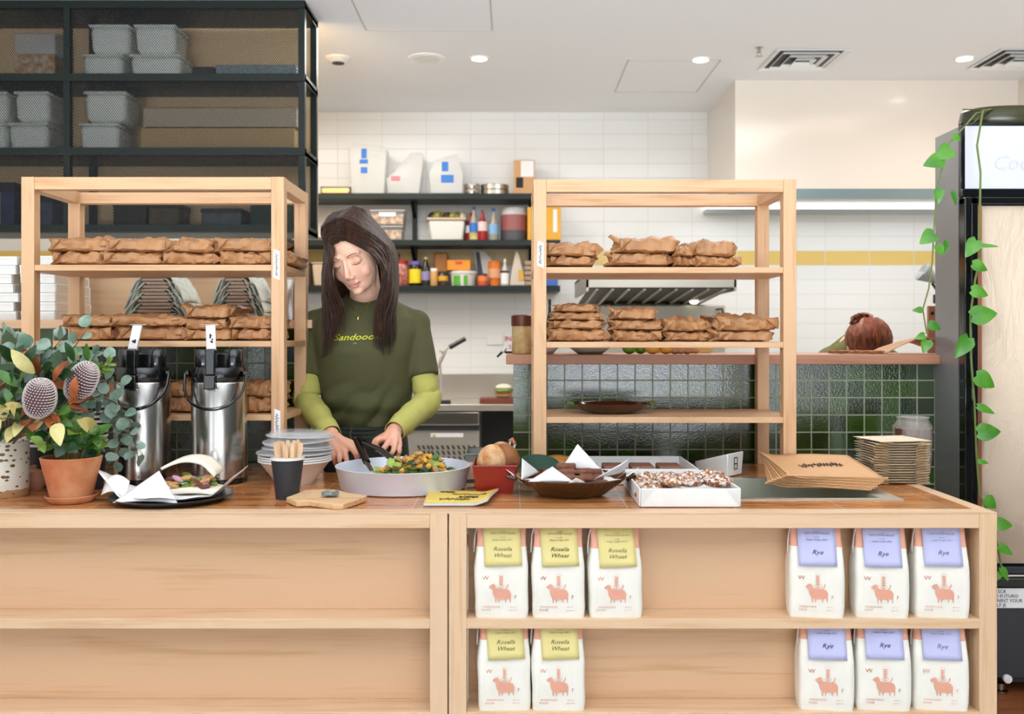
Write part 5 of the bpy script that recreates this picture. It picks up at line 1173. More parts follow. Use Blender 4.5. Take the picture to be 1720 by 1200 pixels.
bowl('wide pale grey bowl beside the limes on the right ledge', 991, 3.04, .085, .048, mat('grey_bowl', '#b9b7aa', .35))
def fruit(name, label, x, Y, r, m, grp, i):
    t = thing(name, label, name, (lx(x, Y), Y, LZ), grp)
    MB().ell((0, 0, r*.92), (r*1.12, r, r*.93), 20, 14).build('fruit', m, t); MB().ell((r*1.1, -.002, r*.95), (r*.14, r*.16, r*.16), 8, 6).build('stem_end', M['stem'], t)
lime = mat('lime_skin', '#5f9124', .4, bump=.2, bs=200); lem = mat('lemon_skin', '#e0ac4c', .4, bump=.2, bs=200)
fruit('lime', 'left one of the two green limes on the right ledge', 1057, 3.0, .0195, lime, 'limes on the ledge', 0); fruit('lime', 'right one of the two green limes beside the lemons', 1076, 3.02, .017, lime, 'limes on the ledge', 1)
fruit('lemon', 'yellow lemon next to the limes on the right ledge', 1096, 2.99, .021, lem, 'lemons on the ledge', 0); fruit('lemon', 'yellow lemon between another lemon and the ginger', 1119, 3.0, .0205, lem, 'lemons on the ledge', 1)
t = thing('ginger_root', 'knobbly piece of ginger on the right ledge beside the lemons', 'ginger', (lx(1150, 3.0), 3.0, LZ)); b = MB()
for dx, dz, r_ in ((-.03, .013, .014), (-.012, .016, .016), (.008, .012, .013), (.024, .015, .013), (.034, .011, .010)): b.ell((dx, .004*math.sin(dx*90), dz), (r_*1.15, r_, r_), 12, 8)
b.build('root', mat('ginger_skin', '#cf9f72', .7, var=.2, vs=60), t)
t = thing('chopping_board', 'thin yellow board standing behind the lemons and ginger on the ledge', 'board', (lx(1142, 3.2), 3.2, LZ)); MB().box(-.105, .105, 0, .008, 0, .034).build('board', mat('yellow_board', '#e9c77a', .5), t, bevel=.002)
t = thing('flat_loaf', 'long seeded orange-brown flatbread on the ledge before the bent worker', 'bread', (lx(1438, 3.05), 3.05, LZ))
MB().grid(lambda u, v: Vector((-.075+.15*u, -.04+.08*v, .006+.003*noise.noise(Vector((u*14, v*8, 0))))), 24, 8).build('bread', mat('seeded_bread', '#b5713a', .7, 0, col2='#7d4520', vs=80, bump=.6, bs=90), t, solid=.008)
t = thing('paper_bag', 'large brown paper bag lying flat at the right end of the ledge', 'paper bag', (lx(1524, 3.04), 3.04, LZ))
MB().grid(lambda u, v: Vector((-.088+.17*u, -.06+.16*v, .002+.048*math.sin(PI*min(1, u*.72))**1.2*(1-.35*v*v)+.002*math.sin(12*u+5*v))), 22, 10).build('bag', mat('lit_kraft', '#B98B68', .7, bump=.3, bs=20), t, solid=.002)
t = thing('wooden_paddle', 'upright wooden board with a round hole at the right jamb above ledge', 'board', (lx(1565, 3.2), 3.2, LZ))
MB().box(-.012, .03, 0, .012, 0, .155).build('paddle', redoak('z'), t, bevel=.003); MB().lathe([(0, 0), (.006, 0), (.006, .001), (0, .001)], 14).build('hole', M['ink'], t, loc=(.002, -.0005, .13)).rotation_euler = (PI/2, 0, 0)

# ---------------------------------------------------------------- kitchen behind the woman
st = M['steel2']
t = thing('steel_bench', 'stainless steel kitchen bench against the white tiled wall', 'bench', (0, 6.0, 0))
X0, X1 = lx(560, 6.0), lx(1000, 6.0); bst = mat('bench_steel', '#c9c1b4', .25, .6)
MB().box(X0, X1, -.02, .58, .845, .885).build('bench_top', bst, t, bevel=.004)
MB().box(X0, X1, .57, .592, .885, 1.052).build('splashback', bst, t, bevel=.003)
for x in (X0+.03, X1-.06):
    for y in (.02, .52): MB().box(x, x+.04, y, y+.04, 0, .845).build('leg', st, t, bevel=.002)
MB().box(X0, X1, .50, .52, .1, .845).build('recess_shade', M['charcoal'], t, smooth=False)  # charcoal sheet standing in for the shade of the open recess
t = thing('undercounter_fridge', 'stainless steel undercounter fridge with slanted vents below the bench', 'fridge', (0, 6.02, 0))
fx0, fx1 = lx(655, 6.02), lx(805, 6.02)
MB().box(fx0, fx1, 0, .46, .08, .840).build('body', st, t, bevel=.004); MB().box(fx0, fx1, -.03, .0, .755, .838).build('top_fascia', M['steel'], t, bevel=.006)
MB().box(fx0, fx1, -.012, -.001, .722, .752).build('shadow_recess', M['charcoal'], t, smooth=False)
MB().box(lx(723, 6), lx(778, 6), -.004, -.001, .680, .705).build('warning_label', M['paper'], t, smooth=False)
a, c_ = lx(729, 6), .683; tri = MB().prism([(a-.011, c_), (a+.011, c_), (a, c_+.018)], .001, lambda x, y, d: Vector((x, -.0045-d, y))).build('warning_mark', mat('warning_yellow', '#d9a520', .5), t, smooth=False)
for px in ([700+8*k for k in range(3)]+[722+9*k for k in range(9)]):
    for r_ in range(3):
        x = lx(px, 6.0)+.004*r_; z = .605-.034*r_
        MB().prism([(x, z+.024), (x+.012, z+.024), (x+.024, z), (x+.012, z)], .003, lambda x, y, d: Vector((x, -.001-d, y))).build('vent_slot', M['ink'], t, smooth=False)
for k in range(4): MB().lathe([(0, 0), (.014, 0), (.014, .03), (0, .03)], 12).build('foot', M['charcoal'], t, loc=(fx0+.05+(fx1-fx0-.1)*(k % 2), .05+.35*(k//2), .0)).scale = (1, 1, 2.6)
t = thing('can_opener', 'bench mounted steel opener with a slanting black crank handle', 'can opener', (lx(742, 5.98), 6.03, .886)); o0 = Vector(t.location)
g_ = lambda x, y: P(x, y, 6.0)-o0
MB().tube([g_(741, 672)*1, g_(741, 640), g_(739, 612)], .016, 10, .5).build('post', mat('grey_casting', '#c9c5bd', .4, .5), t)
MB().tube([g_(735, 618), g_(742, 602), g_(748, 592), g_(738, 590)], [.02, .026, .02, .012], 10, .5).build('gear_head', mat('grey_casting', '#c9c5bd', .4, .5), t)
MB().tube([g_(742, 595), g_(756, 582)], .006, 8).build('crank_arm', st, t); MB().tube([g_(755, 584), g_(782, 569)], [.016, .014], 10).build('handle', M['blkp'], t)
MB().box(-.05, .05, -.03, .05, .0, .02).build('base', M['charcoal'], t, bevel=.003)
t = thing('cutting_board', 'dark red cutting board on the steel bench near the tiled wall', 'board', (lx(850, 6.1), 6.12, .8858)); MB().box(-.165, .12, -.05, .12, 0, .030).build('board', mat('dark_red_board', '#7d3a28', .5), t, bevel=.004)
t = thing('burger', 'small stacked sandwich with lettuce on the dark red cutting board', 'burger', (lx(846, 6.1), 6.12, .9168))
MB().ell((0, 0, .018), (.055, .05, .016), 18, 8).build('bun_base', crust, t); MB().ell((0, 0, .036), (.06, .055, .010), 18, 8).build('filling', mat('salmon_filling', '#c98a5a', .5), t); MB().lathe([(0, .045), (.062, .044), (.058, .056), (0, .06)], 24, wob=.08).build('lettuce', M['leafl'], t); MB().ell((0, 0, .066), (.052, .05, .022), 18, 8).build('bun_top', breadm, t)
t = thing('power_outlet', 'white double power outlet on the tiled wall above the bench', 'outlet', (lx(831, 6.59), 6.598, zz(571, 6.59))); MB().box(-.055, .055, -.008, 0, -.036, .036).build('plate', M['wgloss'], t, bevel=.004)
for s_ in (-1, 1): MB().box(s_*.025-.006, s_*.025+.006, -.012, -.008, .008, .022).build('switch', M['card'], t, bevel=.001)
t = thing('wall_notice', 'small white notice with red letters behind the pasta jar', 'notice', (lx(858, 6.59), 6.597, zz(576, 6.59))); MB().box(-.045, .045, -.003, 0, -.058, .058).build('sheet', M['paper'], t, smooth=False)
write('IN', .045, mat('red_print', '#c5342c', .6), t, (-.018, -.0045, .012), bold=.001); write('2', .035, CACHE[('red_print', '#c5342c', .6)], t, (-.005, -.0045, -.04), bold=.001)
t = thing('pastry_brush', 'white and black pastry brush poking out from the left ledge end', 'brush', tuple(P(845, 592, 3.02))); o0 = P(845, 592, 3.02)
MB().tube([P(835, 600, 3.02)-o0, P(845, 590, 3.02)-o0], [.006, .009], 8, .5).build('bristles', mat('dark_bristle', '#4a4344', .8), t); MB().tube([P(844, 592, 3.02)-o0, P(850, 584, 3.02)-o0], [.010, .012], 8, .5).build('ferrule', M['wgloss'], t)
MB().tube([P(848, 592, 3.02)-o0, P(868, 592, 3.02)-o0], [.006, .006], 8, .6).build('handle', M['blkp'], t)
# range hood, oven and lamp seen through the pass
t = thing('range_hood', 'stainless range hood with dark filters seen through the right rack', 'range hood', (0, 5.3, 0))
hx0, hx1 = lx(985, 5.3), lx(1237, 5.3); hz0, hz1 = zz(483, 5.3), zz(458, 5.3)
MB().box(hx0, hx1, 0, .012, hz0, hz1).box(hx0, hx0+.012, 0, 1.0, hz0-.02, hz1).box(hx1-.012, hx1, 0, 1.0, hz0-.02, hz1).box(hx0, hx1, 0, 1.0, hz1-.012, hz1).build('canopy', st, t, smooth=False)
b = MB(); zb = zz(511, 6.25)
b.add([(hx0+.02, .02, hz0), (hx1-.02, .02, hz0), (hx1-.02, .95, zb), (hx0+.02, .95, zb)], [[0, 1, 2, 3]]); b.build('filter_bank', mat('greasy_filter', '#35322c', .4, .6), t, smooth=False, solid=.01)
for k in range(9):
    x = hx0+.06+(hx1-hx0-.12)*k/8; MB().tube([(x, .03, hz0-.008), (x, .93, zb-.008)], .008, 6).build('filter_bar', st, t)
MB().ell((hx1-.10, .7, zb+.01), (.03, .03, .02), 14, 8).build('hood_lamp', mat('hood_lamp', '#ffffff', .4, emit='#fff6e6', es=3), t)
t = thing('steel_oven', 'tall stainless oven below the range hood', 'oven', (0, 6.05, 0))
MB().box(lx(1006, 6.05), lx(1219, 6.05), 0, .5, .0, zz(512, 6.05)).build('body', mat('pale_satin_steel', '#c9c6b9', .4, .6), t, bevel=.01)
MB().tube([(lx(1203, 6.0), -.03, zz(520, 6.0)), (lx(1214, 6.0), -.035, zz(519, 6.0)), (lx(1216, 6.0), -.03, zz(527, 6.0))], .007, 6).build('handle', M['charcoal'], t)
b = MB(); b.tube([(lx(1209, 6)+.02*math.cos(a), -.004, zz(536, 6)+.025*math.sin(a)) for a in [.6+4.9*i/12 for i in range(13)]], .004, 6); b.build('red_sticker', mat('red_sticker', '#d24a5a', .5), t)
t = thing('wall_batten_light', 'long glowing white batten light under the bulkhead in the pass', 'light', (0, 6.5, 0))
MB().box(lx(1190, 6.5), RX-.05, .02, .095, zz(350, 6.5), zz(338, 6.5)).build('tube', mat('batten_glow', '#ffffff', .5, emit='#f6fbff', es=2.2), t, bevel=.004)
MB().box(lx(1186, 6.5), RX-.04, .0, .098, zz(358, 6.5), zz(351, 6.5)).build('housing', mat('grey_batten', '#b9c0c2', .5), t, bevel=.003)
t = thing('wall_spotlight', 'grey cone shaped lamp at the right edge of the kitchen pass', 'lamp', (lx(1562, 4.4), 4.4, zz(465, 4.4)))
b = MB().lathe([(0, -.05), (.012, -.045), (.02, -.02), (.045, .04), (.043, .045), (0, .03)], 24); o_r = Matrix.Rotation(-1.0, 3, 'Y'); b.v = [tuple(o_r @ Vector(v)) for v in b.v]; b.build('shade', mat('lamp_grey', '#a3a8ab', .3, .5), t)
MB().tube([(.01, 0, -.03), (.03, 0, -.06), (.03, 0, -.10)], .006, 6).build('bracket', M['charcoal'], t)
MB().box(.03, .42, .02, .04, -.12, -.08).build('arm', M['charcoal'], t, bevel=.002)
# ---------------------------------------------------------------- display fridge, plinth and trailing plant
FX, FY_ = 1.2826, 2.79
t = thing('timber_plinth', 'reddish brown timber plinth under the display fridge', 'plinth', (0, 0, 0)); MB().box(1.16, 2.3, 2.55, 2.955, 0, .275).build('plinth', wood('plinth_wood', 'x', '#9a5a34', '#6b3518', .4), t, bevel=.004)
fr_ = thing('display_fridge', 'tall black display fridge with papered door at the right edge', 'fridge', (FX, FY_, .2765))
zf = lambda y: zz(y, FY_)-.2765
blkg = mat('gloss_black_frame', '#0b0d11', .12, 0, coat=.6); W = .62; D = .165
sideg = mat('smoked_glass_side', '#a2a4a6', .33, .6)
MB().box(0, .004, .012, D, zf(1138), zf(212)).build('side_glass', sideg, fr_, smooth=False)
MB().box(.004, W, .012, D, zf(1138), zf(212)).build('body', M['charcoal'], fr_, smooth=False)
MB().box(0, W, -.004, .012, zf(212), zf(206)).build('header_top_trim', blkg, fr_, bevel=.001)
for a in (0, W-.012): MB().box(a, a+.012, -.004, .012, zf(318), zf(212)).build('header_side_trim', blkg, fr_, bevel=.001)
hb = MB().box(.012, W-.012, -.002, .010, zf(317), zf(212)).build('header_sign', mat('lit_header', '#d3d4e2', .3, emit='#e9ecff', es=.06), fr_, smooth=False)
write('Cool', .06, mat('header_faint_print', '#d0d1df', .4), hb, (.15, -.004, zf(285)), shear=.3)
MB().box(0, W, -.010, .012, zf(331), zf(318)).build('header_bottom_trim', blkg, fr_, bevel=.002)
dr = MB().box(.0, .018, -.028, .008, zf(948), zf(333)).box(.020, .040, -.024, .008, zf(948), zf(333)).box(W-.04, W, -.026, .008, zf(948), zf(333)).box(0, W, -.024, .008, zf(345), zf(333)).build('door_frame', blkg, fr_, bevel=.003)
MB().box(.040, .052, -.020, .006, zf(940), zf(346)).build('door_seal', mat('orange_brown_seal', '#9a5a38', .5, var=.3), dr, smooth=False)
pm = NT('crinkled_door_paper'); pm.set(Base_Color=H('#EBD6BE'), Roughness=.6); pm.bump(pm.noise(5, pm.obj((1, 1, .5)), 5, .6, 1.0), .6, .03)
MB().grid(lambda u, v: Vector((.050+(W-.09)*u, -.012, zf(945)+(zf(347)-zf(945))*v)), 3, 3).build('door_paper', pm.m, dr, solid=.001)
for y0, y1, m_ in ((962, 950, M['charcoal']), (968, 963, M['steel']), (984, 969, blkg)): MB().box(0, W, -.02, .012, zf(y0), zf(y1)).build('lower_bar', m_, fr_, bevel=.003)
nb = MB().box(0.02, W-.02, -.012, -.008, zf(1020), zf(987)).build('notice_strip', M['paper'], fr_, smooth=False)
for k, s_ in enumerate(('USE FINAL SCR', 'BY BEHIND FUTURO', 'AND CUNNINT YOUR', 'OVEN SHELF JE')): write(s_, .0135, M['ink'], nb, (.035, -.0128, zf(995+7.6*k)), align='LEFT')
MB().box(0, W, -.008, .012, zf(1138), zf(1021)).build('kick_panel', mat('graphite_panel', '#3c3d42', .4, .2), fr_, bevel=.002)
for k in range(2): MB().lathe([(0, 0), (.018, 0), (.020, .006), (.012, .010), (.012, .026), (0, .027)], 18).build('foot', M['steel'], fr_, loc=(.125+.4*k, .02, 0))
MB().lathe([(0, 0), (.012, 0), (.012, .01), (0, .012)], 16).build('lock_button', M['wgloss'], fr_, loc=(.128, -.008, zf(1140)+.003)).rotation_euler = (PI/2, 0, 0)
MB().box(.14, .2, .0, .1, zf(1146), zf(1138)).build('caster_plate', M['charcoal'], fr_, smooth=False)
pl_o = Vector((1.46, 2.86, zz(206, FY_)+.001))
pt = thing('planter', 'low dark olive oval planter standing on top of the display fridge', 'planter', tuple(pl_o))
MB().lathe([(0, 0), (.135, 0), (.148, .012), (.142, .042), (.13, .050), (.10, .052), (0, .048)], 40, sy=.5).build('pot', mat('olive_planter', '#3d3d1c', .3, var=.4), pt)
vn = thing('trailing_plant', 'trailing green plant with heart shaped leaves hanging over the display fridge', 'plant', tuple(pl_o+Vector((0, 0, .02)))); vo_ = Vector(vn.location)
vine1 = [(1668, 184, 2.82), (1640, 190, 2.76), (1615, 218, 2.75), (1592, 243, 2.74), (1582, 285, 2.74), (1572, 330, 2.74), (1568, 400, 2.74), (1566, 440, 2.74), (1560, 485, 2.74), (1550, 520, 2.74), (1557, 562, 2.74)]
vine2 = [(1668, 183, 2.82), (1651, 186, 2.75), (1641, 245, 2.73), (1647, 290, 2.73), (1646, 345, 2.73), (1644, 400, 2.73), (1648, 430, 2.73), (1638, 470, 2.73), (1630, 530, 2.72), (1631, 600, 2.72), (1637, 680, 2.72), (1640, 760, 2.72), (1645, 830, 2.72), (1664, 870, 2.72), (1676, 920, 2.72), (1684, 965, 2.72)]
for k, (pts_, rr_) in enumerate(((vine1, .0022), (vine2, .003))): MB().tube([P(*p)-vo_ for p in pts_], rr_, 6).build('vine', [M['gstem'], M['gstem']][k], vn)
MB().tube([P(1668, 184, 2.8)-vo_, P(1617, 184, 2.76)-vo_], .0018, 6).build('tendril', M['stem'], vn); MB().tube([P(1655, 186, 2.76)-vo_, P(1636, 206, 2.75)-vo_, P(1612, 214, 2.75)-vo_], .0015, 6).build('tendril', M['stem'], vn)
lv_ = [(1600, 228, 14, -30, 2.74, .9), (1596, 250, 26, 215, 2.735, 1), (1583, 268, 30, 195, 2.735, .85), (1577, 318, 22, 265, 2.735, .7), (1600, 322, 22, 285, 2.745, .4), (1568, 392, 26, 215, 2.735, .9), (1574, 412, 18, 300, 2.735, .8), (1590, 405, 20, 260, 2.76, .5), (1549, 521, 15, 180, 2.735, .7), (1560, 545, 20, -20, 2.735, .8), (1553, 563, 16, 200, 2.735, .7), (1558, 572, 20, 250, 2.735, .9),
       (1640, 404, 30, 235, 2.72, .75), (1647, 413, 28, 0, 2.72, .22), (1634, 444, 24, -20, 2.72, .8), (1632, 488, 26, -15, 2.715, .8), (1633, 532, 38, 10, 2.71, .8), (1627, 568, 36, 235, 2.71, .7), (1640, 632, 32, -30, 2.71, .85), (1642, 683, 28, -20, 2.71, .45), (1643, 727, 34, 5, 2.71, .8), (1643, 775, 16, -10, 2.71, .5), (1655, 838, 22, -40, 2.71, .9), (1674, 880, 24, -5, 2.71, .8), (1678, 918, 24, -30, 2.71, .6), (1682, 955, 22, -60, 2.71, .5), (1680, 962, 16, 240, 2.71, .6)]
for k, (x, y, s_, ang, Y, wd) in enumerate(lv_):
    a = math.radians(ang); d = Vector((math.cos(a), -.18, math.sin(a))); b = MB(); p0 = P(x, y, Y)-vo_; L = s_*1.12*Y/FPX
    b.leaf(p0, d, (.15*math.sin(k*2), -1, .25), L, L*.92*wd, .18, .22, 'heart', 9); b.build('leaf', M['pothos'], vn, ang=70)
# ---------------------------------------------------------------- people
def fuse(b, voxel, it, name, m, parent=None, fac=.5):
    me = bpy.data.meshes.new('t'); me.from_pydata(b.v, [], b.f)
    bm = bmesh.new(); bm.from_mesh(me); bmesh.ops.remove_doubles(bm, verts=bm.verts, dist=1e-6); bmesh.ops.recalc_face_normals(bm, faces=bm.faces); bm.to_mesh(me); bm.free()
    o = bpy.data.objects.new('t', me); C.objects.link(o)
    k = o.modifiers.new('r', 'REMESH'); k.mode = 'VOXEL'; k.voxel_size = voxel
    k = o.modifiers.new('s', 'SMOOTH'); k.iterations = it; k.factor = fac
    dg = bpy.context.evaluated_depsgraph_get(); me2 = bpy.data.meshes.new_from_object(o.evaluated_get(dg)); bpy.data.objects.remove(o)
    me2.name = name; me2.materials.clear(); me2.materials.append(m); me2.polygons.foreach_set('use_smooth', [True]*len(me2.polygons))
    n = bpy.data.objects.new(name, me2); C.objects.link(n)
    if parent: n.parent = parent
    return n
def crom(pts, n):
    pts = [Vector(p) for p in pts]; out = []
    for i in range(n):
        t = i/(n-1)*(len(pts)-1); k = min(int(t), len(pts)-2); u = t-k
        p0 = pts[max(k-1, 0)]; p1 = pts[k]; p2 = pts[k+1]; p3 = pts[min(k+2, len(pts)-1)]
        out.append(.5*((2*p1)+(p2-p0)*u+(2*p0-5*p1+4*p2-p3)*u*u+(3*p1-p0-3*p2+p3)*u**3))
    return out
def loft(b, rings, n=28, cap=True):                 # rings: (center, rx, ry), roughly horizontal
    vs = []; m = len(rings)
    for c, rx, ry in rings:
        for i in range(n):
            a = 2*PI*i/n; vs.append(Vector(c)+Vector((rx*math.copysign(abs(math.cos(a))**.85, math.cos(a)), ry*math.copysign(abs(math.sin(a))**.85, math.sin(a)), 0)))
    fs = [[j*n+i, j*n+(i+1) % n, (j+1)*n+(i+1) % n, (j+1)*n+i] for j in range(m-1) for i in range(n)]
    if cap: fs += [list(range(n))[::-1], [(m-1)*n+i for i in range(n)]]
    b.add(vs, fs)
def cap_tube(b, pts, rs, n=12, flat=1.0):           # tube with rounded ends
    pts = [Vector(p) for p in pts]
    b.tube(pts, rs, n, flat)
    if flat == 1.0:
        b.ell(pts[0], (rs[0],)*3, n, 8); b.ell(pts[-1], (rs[-1],)*3, n, 8)
PX, PY = (612-860)*2.99/FPX, 2.99
wo = thing('person', 'young woman with long dark brown hair and olive t-shirt preparing salad behind the counter', 'person', (PX, PY, 0))
O = Vector((PX, PY, 0)); p_ = lambda x, y, Y: P(x, y, Y)-O
HC = p_(595, 424, 2.86)
HM = Matrix.Rotation(math.radians(-12), 3, 'Z') @ Matrix.Rotation(math.radians(25), 3, 'X') @ Matrix.Rotation(math.radians(-11), 3, 'Y')
hl = lambda x, y, z: HC+HM @ Vector((x, y, z))
S1, S2 = p_(532, 545, 2.99), p_(698, 545, 2.99)
E1, E2 = p_(515, 672, 2.93), p_(718, 674, 2.93)
W1, W2 = p_(557, 732, 2.72), p_(661, 726, 2.72)
NB = p_(617, 505, 2.985)
b = MB()
# head
b.ell(hl(0, .010, .022), (.072, .088, .084), 28, 20, HM); b.ell(hl(0, -.022, -.030), (.060, .064, .078), 26, 18, HM)
b.ell(hl(0, -.030, -.076), (.043, .047, .036), 22, 14, HM); b.ell(hl(0, -.064, -.097), (.018, .015, .014), 16, 10, HM)
for s_ in (-1, 1):
    b.ell(hl(s_*.033, -.052, -.042), (.022, .022, .024), 16, 12, HM)
    b.tube([hl(s_*.010, -.082, .014), hl(s_*.028, -.0795, .017), hl(s_*.045, -.064, .012)], [.006, .0065, .005], 10)
    b.ell(hl(s_*.0305, -.0690, -.006), (.0155, .0125, .0105), 16, 12, HM)
    b.ell(hl(s_*.0105, -.092, -.046), (.0065, .0085, .0062), 12, 8, HM)
    b.ell(hl(s_*.070, .012, -.012), (.007, .017, .028), 12, 12, HM)
cap_tube(b, [hl(0, -.082, .002), hl(0, -.089, -.020), hl(0, -.098, -.040)], [.0065, .0068, .0092], 12)
b.ell(hl(0, -.0805, -.0675), (.0200, .0082, .0034), 18, 10, HM); b.ell(hl(0, -.0795, -.0765), (.0160, .0080, .0040), 18, 10, HM)
# neck, trunk, hips, legs
b.tube([hl(0, .015, -.05), p_(613, 485, 2.93), NB], [.047, .046, .055], 20)
TZ = lambda y: zz(y, 2.99)
def ring(x0, x1, y, ry, dy=0): c = p_((x0+x1)/2, y, 2.99+dy); return (c, (x1-x0)/2*2.99/FPX, ry)
loft(b, [ring(580, 655, 507, .045), ring(545, 690, 522, .075), ring(533, 698, 545, .095, -.01), ring(537, 692, 590, .105, -.015), ring(555, 676, 640, .082), ring(572, 658, 690, .065), ring(570, 660, 740, .07), ring(560, 670, 790, .085), ring(560, 670, 900, .08)])
for s_ in (-1, 1):
    hp = Vector((.075*s_, .0, .86)); kn = Vector((.085*s_, -.01, .47)); an = Vector((.085*s_, .02, .09))
    cap_tube(b, [hp, hp.lerp(kn, .5), kn, kn.lerp(an, .35), an], [.085, .072, .052, .052, .036], 16)
    b.ell(an+Vector((0, -.07, -.045)), (.04, .12, .035), 14, 10)
# arms
for S_, E_, W_ in ((S1, E1, W1), (S2, E2, W2)):
    cap_tube(b, [S_, S_.lerp(E_, .5), E_], [.043, .036, .031], 16); cap_tube(b, [E_, E_.lerp(W_, .35), W_], [.031, .031, .0225], 16)
# hands: palm, four fingers, thumb
def hand(W_, knk, fingers, thumb, back):
    kc = sum((Vector(k) for k in knk), Vector())/4
    for k in knk: cap_tube(b, [W_.lerp(k, .12), W_.lerp(k, .6), k], [.0185, .0145, .0105], 12)
    for (pts, r0) in fingers:
        q_ = [Vector(p) for p in pts]; n = len(q_); cap_tube(b, crom(q_, 8), [r0*(1-.24*i/7) for i in range(8)], 10)
    cap_tube(b, crom(thumb, 8), [.0135-.0045*i/7 for i in range(8)], 10)
K = [p_(562, 757, 2.665), p_(569, 760, 2.655), p_(579, 759, 2.650), p_(589, 752, 2.648)]
hand(W1, K, [([K[0], p_(560, 768, 2.648), p_(563, 779, 2.658)], .0078), ([K[1], p_(570, 773, 2.630), p_(572, 784, 2.642)], .0086), ([K[2], p_(582, 772, 2.624), p_(583, 782, 2.638)], .0090), ([K[3], p_(597, 762, 2.622), p_(600, 773, 2.630)], .0086)],
     [W1.lerp(K[3], .35), p_(590, 746, 2.69), p_(600, 755, 2.68), p_(606, 764, 2.665)], 1)
K2 = [p_(645, 737, 2.660), p_(654, 740, 2.650), p_(663, 744, 2.652), p_(670, 748, 2.665)]
hand(W2, K2, [([K2[0], p_(634, 740, 2.642), p_(631, 751, 2.648)], .0086), ([K2[1], p_(646, 752, 2.622), p_(640, 760, 2.636)], .0090), ([K2[2], p_(661, 757, 2.622), p_(655, 765, 2.636)], .0086), ([K2[3], p_(671, 759, 2.640), p_(667, 767, 2.652)], .0078)],
     [W2.lerp(K2[0], .3), p_(640, 737, 2.685), p_(630, 744, 2.665), p_(634, 755, 2.650)], -1)
# skin with lips and cheeks coloured per vertex
sk = NT('skin'); at_ = sk.n('Attribute', attribute_name='tint'); sk.put(sk.b.inputs['Base Color'], at_.outputs[0]); sk.set(Roughness=.48, Subsurface_Weight=.12, Subsurface_Scale=.01); sk.put(sk.b.inputs['Subsurface Radius'], (1, .3, .15)); sk.bump(sk.noise(160), .05, .001)
body = fuse(b, .0028, 5, 'body', sk.m, wo)
me = body.data; HMi = HM.inverted(); nv = len(me.vertices); co = np.empty(nv*3); me.vertices.foreach_get('co', co); co = co.reshape(-1, 3)
loc = (co-np.array(HC)) @ np.array(HM)              # head-local coordinates
base = np.array(H('#EFC0A6')[:3]); lip = np.array(H('#CF8A7E')[:3]); blush = np.array(H('#E8A08C')[:3]); nail = np.array(H('#EDB9A6')[:3]); handc = np.array(H('#E3A386')[:3])
col = np.tile(base, (nv, 1)); X_, Y_, Z_ = loc.T
def blend(w, c): col[:] = col*(1-w[:, None])+c*w[:, None]
g2 = lambda x, s: np.exp(-(x/s)**2)
front = (Y_ < -.04)
blend(.55*front*g2(np.abs(X_)-.036, .018)*g2(Z_+.040, .020), blush); blend(.35*front*g2(X_, .012)*g2(Z_+.045, .012), blush)
wl = np.clip(1.35-((X_/.0220)**2+((Z_+.0722)/.0080)**2), 0, 1)*(Y_ < -.070); blend(np.clip(wl*2.2, 0, 1)*.85, lip)
blend(.30*front*np.clip(1.3-(((np.abs(X_)-.0305)/.017)**2+((Z_+.006)/.010)**2), 0, 1), np.array(H('#CE8F7B')[:3]))
hz_ = np.clip((1.115-co[:, 2])/.05, 0, 1)*(co[:, 1] < -.2); blend(.75*hz_, handc)
# parting line between the lips
mv = -.0016*front*g2(Z_+.0722, .0016)*(np.abs(X_) < .022); yv = np.array(HM @ Vector((0, -1, 0))); co2 = co+mv[:, None]*yv
me.vertices.foreach_set('co', co2.reshape(-1)); ca = me.color_attributes.new('tint', 'FLOAT_COLOR', 'POINT'); ca.data.foreach_set('color', np.hstack([col, np.ones((nv, 1))]).astype(np.float32).ravel())
bv = BVHTree.FromPolygons([Vector(c) for c in co2], [tuple(p.vertices) for p in me.polygons])
def onface(x, z, off):
    o_ = hl(x, -.2, z); d = (HM @ Vector((0, 1, 0))).normalized(); h = bv.ray_cast(o_, d, .25)
    return (h[0] if h[0] else hl(x, -.08, z))-d*off
browm = mat('eyebrow_brown', '#4a2c20', .8); lashm = mat('lash_dark', '#2a1713', .7)
for s_ in (-1, 1):
    MB().tube([onface(s_*x, z, .0006) for x, z in ((.012, .0125), (.020, .0165), (.030, .0185), (.040, .0165), (.0475, .011))], [.0016, .0023, .0022, .0016, .0006], 6, .5).build('eyebrow', browm, wo)
    MB().tube([onface(s_*x, z, .0004) for x, z in ((.0165, -.0095), (.022, -.0135), (.030, -.0155), (.038, -.0140), (.0455, -.0090))], [.0006, .0012, .0014, .0013, .0006], 6, .6).build('eyelashes', lashm, wo)
    MB().tube([onface(s_*x, z, .0001) for x, z in ((.018, .0015), (.026, .0055), (.036, .0052), (.044, .0005))], [.0004, .0007, .0007, .0003], 5, .5).build('eyelid_crease', mat('lid_crease', '#B9806C', .6), wo)
MB().tube([onface(x, z, -.0002) for x, z in ((-.0200, -.0712), (-.010, -.0722), (0, -.0728), (.010, -.0722), (.0200, -.0712))], [.0003, .0007, .0007, .0007, .0003], 5, .5).build('lip_line', mat('lip_line', '#8d443f', .6), wo)
for s_ in (-1, 1): MB().ell(onface(s_*.0075, -.0545, -.0006), (.0026, .0015, .0014), 8, 6).build('nostril', mat('nostril', '#7a3c30', .7), wo)
